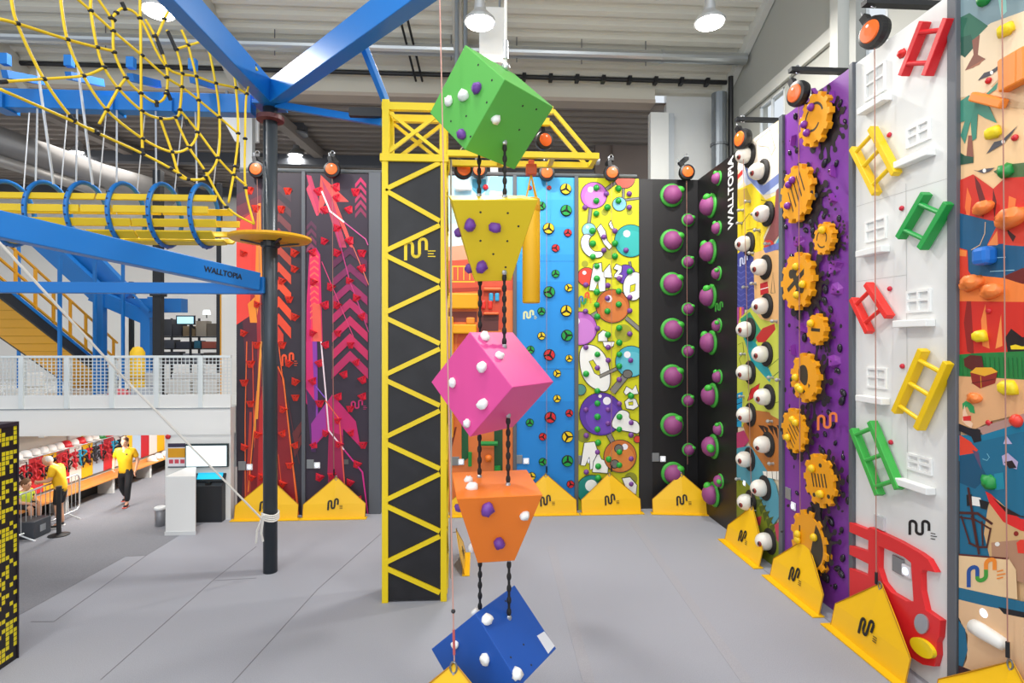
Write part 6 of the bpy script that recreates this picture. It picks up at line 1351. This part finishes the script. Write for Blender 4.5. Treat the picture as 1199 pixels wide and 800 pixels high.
for x, nm in ((xs1, 1), (xs0 - .06, 0)):
    MB(M('#23262b', .5)).prism([(x, yb0, zs(yb0)), (x, yt, zs(yt)), (x, yt, zs(yt) + .3), (x, yb0, zs(yb0) + .3)], (.06, 0, 0)).build('stringer', t)
    MB(BLUE).prism([(x - .01, yb0, zs(yb0) + .3), (x - .01, yt, zs(yt) + .3), (x - .01, yt, zs(yt) + .4), (x - .01, yb0, zs(yb0) + .4)], (.08, 0, 0)).build('stringer_edge', t)
    for k in range(8): y = yb0 + (yt - yb0) * (k + .3) / 8; MB(OY).box((x, y - .03, zs(y) + .3), (x + .06, y + .03, zs(y) + 1.5)).build('baluster', t)
    for h in (.5, .95, 1.5): MB(OY).bar((x + .03, yb0, zs(yb0) + h), (x + .03, yt, zs(yt) + h), .05, .05).build('handrail', t)
for k in range(16): y = yb0 + (yt - yb0) * (k + .5) / 16; MB(M('#3a3f45', .6)).box((xs0, y - .14, zs(y) + .2), (xs1, y + .14, zs(y) + .24)).build('tread', t)
# blue support frame of the course behind the stair
t = thing('support_frame', 'blue steel frame with sloping beams behind the staircase', 'frame', PY(100, 420, 18))
MB(BLUE).bar(PY(35, 270, 18), PY(120, 348, 18), .28, .5).build('sloping_beam', t); MB(BLUE).bar(PY(66, 262, 18.4), PY(150, 350, 18.4), .28, .55).build('sloping_beam', t)
MB(BLUE).bar(PY(110, 345, 18), PY(172, 372, 18), .3, .4).build('sloping_beam', t); MB(BLUE).bar(PY(140, 358, 18.2), PY(216, 358, 18.2), .4, .42).build('cross_beam', t); MB(BLUE).bar(PY(178, 348, 17.8), PY(178, 372, 17.8), .18, .18).build('cross_beam', t)
for px, y0, Y in ((22, 285, 19.6), (70, 300, 16.1), (111, 296, 17.5), (144, 300, 17.5)): p = PY(px, y0, Y); MB(BLUE).box((p.x - .035, Y - .04, zf), (p.x + .035, Y + .04, p.z)).build('post', t)
p = PY(172, 350, 17.9); MB(BLUE).box((p.x - .14, 17.8, zf), (p.x + .14, 18.1, p.z)).build('post', t); p = PY(119, 345, 17.9); MB(BLUE).box((p.x - .1, 17.8, zf), (p.x + .1, 18.0, p.z)).build('post', t)
MB(BLUE).bar(PY(114, 300, 17.6), PY(175, 365, 17.6), .05, .05).build('tie', t)
def post(px, y0, Y, w, c, label, name='steel_column'):
    p = PY(px, y0, Y); t = thing(name, label, 'column', (p.x, Y, zf), 'columns on the upper floor'); MB(M(c, .45)).box((p.x - w, Y - w, zf), (p.x + w, Y + w, p.z)).build('shaft', t, bev=.01)
    MB(M(c, .5)).box((p.x - w * 1.5, Y - w * 1.5, zf), (p.x + w * 1.5, Y + w * 1.5, zf + .05)).build('foot_plate', t); return t, p
t, p = post(185.5, 200, 17, .11, '#1a1b1f', 'thick black column behind the guard rail under the slat bridge')
q = PY(185, 335, 17); MB(M('#1a1b1f', .45)).box((p.x - .16, 16.84, q.z - .3), (p.x + .16, 17.16, q.z + .06)).build('collar', t)
post(257, 215, 18.5, .07, '#22242a', 'slim black column beside the white wall piece on the upper floor')
post(154, 330, 19, .06, '#1f2226', 'slim dark column between the blue posts on the upper floor')
a = PY(261, 300, 17.5); b = PY(279, 300, 17.5); struct(MB(M('#eceae6', .6)).box((a.x, 17.4, zf), (b.x + .6, 17.6, PY(262, 262, 17.5).z)).m(M('#e8a41c', .5)).box((a.x - .03, 17.38, zf), (a.x, 17.62, PY(262, 330, 17.5).z)).build('wall_piece'))
# storage rack
a, b = PY(190, 372, 20), PY(256, 372, 20); DKm = M('#2a2b30', .5)
t = thing('storage_rack', 'dark open storage rack full of small goods beyond the black column', 'rack', ((a.x + b.x) / 2, 20, zf))
for x in (a.x, (a.x + b.x) / 2, b.x):
    for y in (20, 20.6): MB(DKm).box((x - .03, y - .03, zf), (x + .03, y + .03, a.z)).build('upright', t)
for py in (394, 408, 425, 445): z = PY(200, py, 20).z; MB(DKm).box((a.x, 19.97, z - .04), (b.x, 20.63, z)).build('shelf', t)
for x0, x1, y0, y1, c in ((192, 203, 374, 394, '#4a4c52'), (204, 214, 380, 394, '#3a3b42'), (216, 230, 382, 394, '#8f7a5a'), (231, 243, 376, 394, '#9a9184'), (244, 255, 379, 394, '#5e564c'), (193, 206, 398, 408, '#6a6d74'), (208, 226, 400, 408, '#4c4f58'), (229, 236, 399, 408, '#2f6a80'), (238, 254, 400, 408, '#a05040'), (194, 212, 412, 425, '#565a62'), (216, 236, 414, 425, '#8a8d94'), (240, 254, 413, 425, '#4a4540')):
    p, q = PY(x0, y1, 20.2), PY(x1, y0, 20.2); MB(M(c, .6)).box((p.x, 20.1, p.z + .005), (q.x, 20.5, q.z)).build('stored_crate')
    o = [o for o in bpy.data.objects if o.name.startswith('stored_crate') and 'category' not in o][0]
    tag(o, '%s crate on the dark rack, %s shelf, %s' % ({'#4a4c52': 'charcoal', '#3a3b42': 'blackish', '#8f7a5a': 'tan', '#9a9184': 'beige', '#5e564c': 'brown', '#6a6d74': 'grey', '#4c4f58': 'slate', '#2f6a80': 'teal', '#a05040': 'rust', '#565a62': 'grey', '#8a8d94': 'pale grey', '#4a4540': 'dark brown'}[c], 'upper' if y1 < 400 else ('second' if y1 < 412 else 'third'), 'column side' if x0 < 222 else 'wall side'), 'crate', 'goods on the storage rack')
p, q = PY(206, 380.5, 19.4), PY(228, 369.5, 19.4); t = thing('small_screen', 'small lit screen mounted above the storage rack', 'screen', ((p.x + q.x) / 2, 19.4, p.z)); MB(M('#1a1b1f', .4)).box((p.x, 19.4, p.z), (q.x, 19.46, q.z)).build('casing', t); MB(M('#a8d8e8', .3, 0, .8)).box((p.x + .04, 19.392, p.z + .04), (q.x - .04, 19.4, q.z - .04)).build('display', t)
MB(M('#2a2b30', .4)).bar(((p.x + q.x) / 2, 19.46, p.z + .15), ((p.x + q.x) / 2, 20.0, p.z - .1), .05, .05).build('arm', t)
p = PY(242, 376, 20.3); t = thing('small_lamp', 'small lamp with a pale shade on top of the storage rack', 'lamp', (p.x, 20.3, a.z)); MB(M('#e8eef2', .4, 0, .8)).lathe([(.13, 0), (.1, .16), (0, .16)], (p.x, 20.3, a.z + .12), (0, 0, 1), 14).build('shade', t); MB(M('#555', .4) if 0 else M('#555555', .4)).tube([(p.x, 20.3, a.z), (p.x, 20.3, a.z + .14)], .02, 6).build('stem', t)
# pale covered seats behind the mesh
for k, (x0, x1, Y, c, lab) in enumerate(((190, 222, 17.6, '#dad9d6', 'pale padded seat block behind the mesh, next to the black column'), (226, 254, 17.6, '#d2d1ce', 'pale padded seat block behind the mesh, below the storage rack'), (5, 28, 14.4, '#e4e2de', 'white sheeted block at the outer end of the mesh rail'), (152, 172, 14.55, '#b9c0cc', 'grey-blue padded block behind the mesh near the yellow pad'))):
    p, q = PY(x0, 465, Y), PY(x1, 438, Y); t = thing('seat_block', lab, 'seat', ((p.x + q.x) / 2, Y, zf), 'padded blocks on the upper floor')
    MB(M(c, .7)).box((p.x, Y, zf), (q.x, Y + .7, zf + .42)).build('base', t, bev=.03); MB(M(c, .75)).box((p.x, Y + .5, zf + .42), (q.x, Y + .7, q.z)).build('backrest', t, bev=.04)
p = PY(161, 400, 14.9); t = thing('padded_post', 'yellow padded post wrap behind the mesh guard rail', 'padding', (p.x, 14.9, zf)); mb = MB(); mb.m(M('#f0c21a', .5), True); mb.lathe([(.16, 0), (.17, .05), (.17, 1.3), (.1, 1.42), (0, 1.45)], (p.x, 14.9, zf), (0, 0, 1), 18).build('pad', t); MB(M('#c89a10', .5)).lathe([(.173, .6), (.175, .66), (.173, .7)], (p.x, 14.9, zf), (0, 0, 1), 18).build('strap', t)
p = PY(140, 450, 14.7); t = thing('red_cushion', 'red and white cushion lying behind the mesh guard rail', 'cushion', (p.x, 14.7, zf)); mb = MB(); mb.m(M('#d86a72', .7), True); mb.ball((p.x, 14.7, zf + .2), .3, (1, .5, .66), 14, 9).build('pad', t); MB(M('#eceaea', .7)).box((p.x - .2, 14.5, zf + .16), (p.x + .2, 14.6, zf + .24)).build('stripe', t)
# services over the mezzanine
t = thing('big_duct', 'fat grey ventilation duct slanting through the dark bay above the slat bridge', 'duct', PY(90, 190, 20))
mb = MB(); mb.m(M('#8d8a88', .4, .4), True); mb.tube([PY(-40, 152, 16.3), PY(120, 207, 19.5), PY(200, 228, 21.5)], .42, 18).build('pipe', t); mb = MB(); mb.m(M('#a29e9a', .4, .4), True); mb.tube([PY(-40, 176, 16.3), PY(120, 226, 19.5)], .17, 12).build('branch_pipe', t)
t = thing('extractor_unit', 'dark grey unit hanging in the bay behind the long mast strut', 'fan unit', PY(349, 150, 18))
p = PY(349, 143, 18); MB(M('#4a4b50', .5)).box((p.x - .25, 17.8, p.z - .3), (p.x + .25, 18.2, p.z + .3)).build('housing', t, bev=.03); MB(M('#8d9095', .4)).tube([(p.x, 18, p.z + .3), (p.x, 18, 10.9)], .03, 6).build('hanger', t); MB(M('#7a7d82', .4)).lathe([(.3, 0), (.3, .05), (.2, .08)], (p.x, 18, p.z - .4), (0, 0, 1), 16).build('ring', t)
t = thing('skylight_box', 'white bright box panel hanging below the cream beam near the mast', 'panel', PY(272, 152, 15.4))
a, b = PY(259, 165, 15.4), PY(302, 137, 15.4); MB(M('#f4f5f6', .5)).prism([(a.x, 15.4, b.z), (b.x, 15.4, b.z), (b.x, 15.4, a.z), (a.x + .35, 15.4, a.z)], (0, .1, 0)).build('panel', t); MB(M('#9a9da0', .5)).box((a.x, 15.38, b.z), (b.x, 15.52, b.z + .06)).build('rim', t); MB(M('#9a9da0', .5)).box((a.x + .1, 15.4, b.z), (a.x + .16, 15.5, 10.88)).build('hanger', t); MB(M('#9a9da0', .5)).box((b.x - .16, 15.4, b.z), (b.x - .1, 15.5, 10.88)).build('hanger', t)
struct(MB(M('#b9bcbd', .5)).box((PY(283, 170, 15.2).x, 15.1, 0), (PY(297, 170, 15.2).x, 15.3, 10.7)).build('column_grey'))
# ================================================================ people
SKIN = M('#d8a283', .55); SHIRT = M('#f0b80e', .7, bump=.2, bs=20); TRS = M('#1c1d22', .75)
def hand_chain(vs, es, wrist_i, wp, d, side, r=.012):
    """palm, four fingers of different length and a thumb leaving the palm's side"""
    d = V(d).normalized(); s_ = V(side).normalized(); n = d.cross(s_)
    vs.append((V(wp) + d * .05, (.034, .02))); pi = len(vs) - 1; es.append((wrist_i, pi))
    for k, (o, l) in enumerate(((-.028, .07), (-.009, .08), (.01, .075), (.028, .06))):
        a = V(wp) + d * .095 + s_ * o; vs.append((a, r)); i0 = len(vs) - 1; es.append((pi, i0)); vs.append((a + d * l * .6 + n * .012, r * .9)); es.append((i0, i0 + 1)); vs.append((a + d * l * .95 + n * .035, r * .75)); es.append((i0 + 1, i0 + 2))
    a = V(wp) + d * .045 - s_ * .045; vs.append((a, r * 1.1)); i0 = len(vs) - 1; es.append((pi, i0)); vs.append((a + d * .045 - s_ * .012 + n * .01, r * .9)); es.append((i0, i0 + 1))
def person(label, loc, rz, J, shorts=False, hair='#5a4030', bald=False, shoes='#3a2a28', shirt=SHIRT, trs=TRS, sit=False):
    """J: joints in body space (x = body's left, -y = ahead, z up)"""
    t = thing('person', label, 'person', loc); t.rotation_euler = (0, 0, rz); T0 = ORIG[t.name]; ORIG[t.name] = V((0, 0, 0))
    P = {k: V(v) for k, v in J.items()}
    vs = [(P['pelvis'], (.14, .1)), (P['waist'], (.13, .095)), (P['chest'], (.16, .11)), (P['neck'], .055), (P['jaw'], .06)]; es = [(0, 1), (1, 2), (2, 3), (3, 4)]
    for s_ in 'LR':
        i = len(vs); vs += [(P['sh' + s_], .062), (P['el' + s_], .045), (P['wr' + s_], (.032, .026))]; es += [(2, i), (i, i + 1), (i + 1, i + 2)]
        d = (P['wr' + s_] - P['el' + s_]).normalized(); sd = V((0, 1, 0)) if abs(d.y) < .8 else V((0, 0, 1)); sd = (sd - d * sd.dot(d)).normalized(); hand_chain(vs, es, i + 2, P['wr' + s_], d, sd)
        i = len(vs); vs += [(P['hip' + s_], .085), (P['kn' + s_], .058), (P['an' + s_], .038), (P['an' + s_] + V((0, -.12, -.045)), (.035, .025))]; es += [(0, i), (i, i + 1), (i + 1, i + 2), (i + 2, i + 3)]
    mb = MB(); mb.m(SKIN, True); addmesh(mb, skin(vs, es, SKIN)); h = P['head']; f = P['face'].normalized(); rt = f.cross(V((0, 0, 1))).normalized(); up = rt.cross(f)
    rm = Matrix((rt, f, up)).transposed().to_4x4()
    mb.ball(h, .1, (.78, .95, 1.18), 18, 14, rot=rm); mb.ball(h + f * .03 - up * .06, .07, (.8, .95, .8), 12, 8, rot=rm); mb.ball(h + f * .1 - up * .015, .016, (.8, 1.1, 1.4), 8, 6, rot=rm)
    for s_ in (-1, 1): mb.ball(h + rt * .08 * s_ - up * .01, .025, (.4, .8, 1.2), 8, 6, rot=rm)
    body = mb.build('body', t)
    for s_ in (-1, 1): mb = MB(M('#2a1c18', .4)); mb.ball(h + f * .088 + rt * .034 * s_ + up * .015, .011, (1.2, .6, .8), 8, 6, rot=rm); mb.build('eye', t)
    mb = MB(M('#a8584e', .5)); mb.ball(h + f * .093 - up * .055, .012, (1.8, .5, .5), 8, 5, rot=rm); mb.build('mouth', t)
    mb = MB(); mb.m(M(hair, .8), True)
    if bald: mb.ball(h - f * .025 + up * .005, .1, (.8, .9, .95), 16, 10, rot=rm)
    else: mb.ball(h - f * .018 + up * .03, .106, (.82, .95, 1.05), 16, 10, .03, rot=rm)
    mb.build('hair', t)
    # shirt and trousers follow the limbs, a little wider
    vs = [(P['pelvis'] - V((0, 0, .13)), (.19, .145)), (P['pelvis'], (.18, .135)), (P['waist'], (.165, .125)), (P['chest'], (.185, .135)), (P['neck'] - V((0, 0, .04)), (.075, .07))]; es = [(0, 1), (1, 2), (2, 3), (3, 4)]
    for s_ in 'LR': i = len(vs); vs += [(P['sh' + s_], .085), (P['sh' + s_].lerp(P['el' + s_], .75), .075)]; es += [(3, i), (i, i + 1)]
    mb = MB(); mb.m(shirt, True); addmesh(mb, skin(vs, es, shirt)); mb.build('shirt', t)
    mb = MB(M('#3a3020', .6)); c_ = P['chest'] + V((.08, -.14, .02)); mb.ball(c_, .025, (1, .3, 1), 8, 5); mb.build('chest_badge', t)
    vs = [(P['pelvis'] + V((0, 0, .0)), (.15, .115)), (P['pelvis'] + V((0, 0, .12)), (.145, .11))]; es = [(0, 1)]
    for s_ in 'LR':
        i = len(vs); k_ = P['hip' + s_].lerp(P['kn' + s_], .95 if shorts else 1)
        vs += [(P['hip' + s_].lerp(P['kn' + s_], .12), .105), (k_, .082)]; es += [(0, i), (i, i + 1)]
        if not shorts: vs.append((P['an' + s_] + V((0, 0, .02)), .062)); es.append((i + 1, i + 2))
    mb = MB(); mb.m(trs, True); addmesh(mb, skin(vs, es, trs)); mb.build('shorts' if shorts else 'trousers', t)
    for s_ in 'LR':
        a = P['an' + s_]; mb = MB(); mb.m(M(shoes, .5), True); addmesh(mb, skin([(a + V((0, .03, -.03)), (.05, .045)), (a + V((0, -.08, -.05)), (.048, .035)), (a + V((0, -.17, -.055)), (.042, .026))], [(0, 1), (1, 2)], SKIN)); sh_ = mb.build('shoe', t)
        mb = MB(M('#d85a4a' if not shorts else '#e6e6e6', .5)); q = a + V((0, -.07, -.075)); mb.box(q + V((-.045, -.14, -.015)), q + V((.045, .11, .008))); mb.build('sole', sh_, bev=.01)
    t.location = loc; return t
c = PZ(147, 592, 0)
walk = dict(pelvis=(0, 0, .93), waist=(0, -.01, 1.08), chest=(0, -.02, 1.33), neck=(0, -.03, 1.5), jaw=(0, -.05, 1.56), head=(0, -.05, 1.65), face=(.05, -1, -.1),
            shL=(.19, -.01, 1.42), elL=(.27, .03, 1.15), wrL=(.26, -.1, .92), shR=(-.19, -.01, 1.42), elR=(-.27, .02, 1.17), wrR=(-.2, -.2, 1.02), hipL=(.09, 0, .88), knL=(.1, -.14, .5), anL=(.09, -.16, .1), hipR=(-.09, 0, .88), knR=(-.1, .02, .49), anR=(-.09, .28, .16))
person('person in yellow T-shirt and black trousers walking towards the hall along the corridor', c, .2, walk)
c = PZ(70, 617, 0)
stand = dict(pelvis=(0, .02, .9), waist=(0, 0, 1.05), chest=(0, -.06, 1.28), neck=(0, -.14, 1.43), jaw=(0, -.2, 1.46), head=(0, -.24, 1.53), face=(0, -1, -.75),
             shL=(.18, -.07, 1.36), elL=(.22, -.1, 1.1), wrL=(.12, -.33, 1.08), shR=(-.18, -.07, 1.36), elR=(-.22, -.12, 1.1), wrR=(-.1, -.35, 1.05), hipL=(.1, .02, .86), knL=(.1, -.02, .48), anL=(.1, .03, .09), hipR=(-.1, .02, .86), knR=(-.1, -.03, .48), anR=(-.1, .02, .09))
person('person in yellow polo shirt and dark shorts bending over gear behind the crowd barrier', c, -1.35, stand, True, '#cfc8c0', True, '#2a2a2c')
c = V((-10.3, PX(28, 575, -10.3).y, .06))
seat = dict(pelvis=(0, .02, .42), waist=(0, 0, .52), chest=(0, -.03, .68), neck=(0, -.05, .82), jaw=(0, -.07, .87), head=(0, -.07, .95), face=(.2, -1, -.2),
            shL=(.13, -.03, .77), elL=(.18, -.08, .58), wrL=(.1, -.26, .55), shR=(-.13, -.03, .77), elR=(-.18, -.08, .58), wrR=(-.1, -.26, .55), hipL=(.08, 0, .48), knL=(.09, -.32, .46), anL=(.09, -.32, .1), hipR=(-.08, 0, .48), knR=(-.09, -.32, .46), anR=(-.09, -.32, .1))
s_ = person('person in lime shirt sitting on the bench end beside the pixel column', c, 1.3, seat, True, '#6a4a30', False, '#4a4a50', M('#c8dc3c', .7))
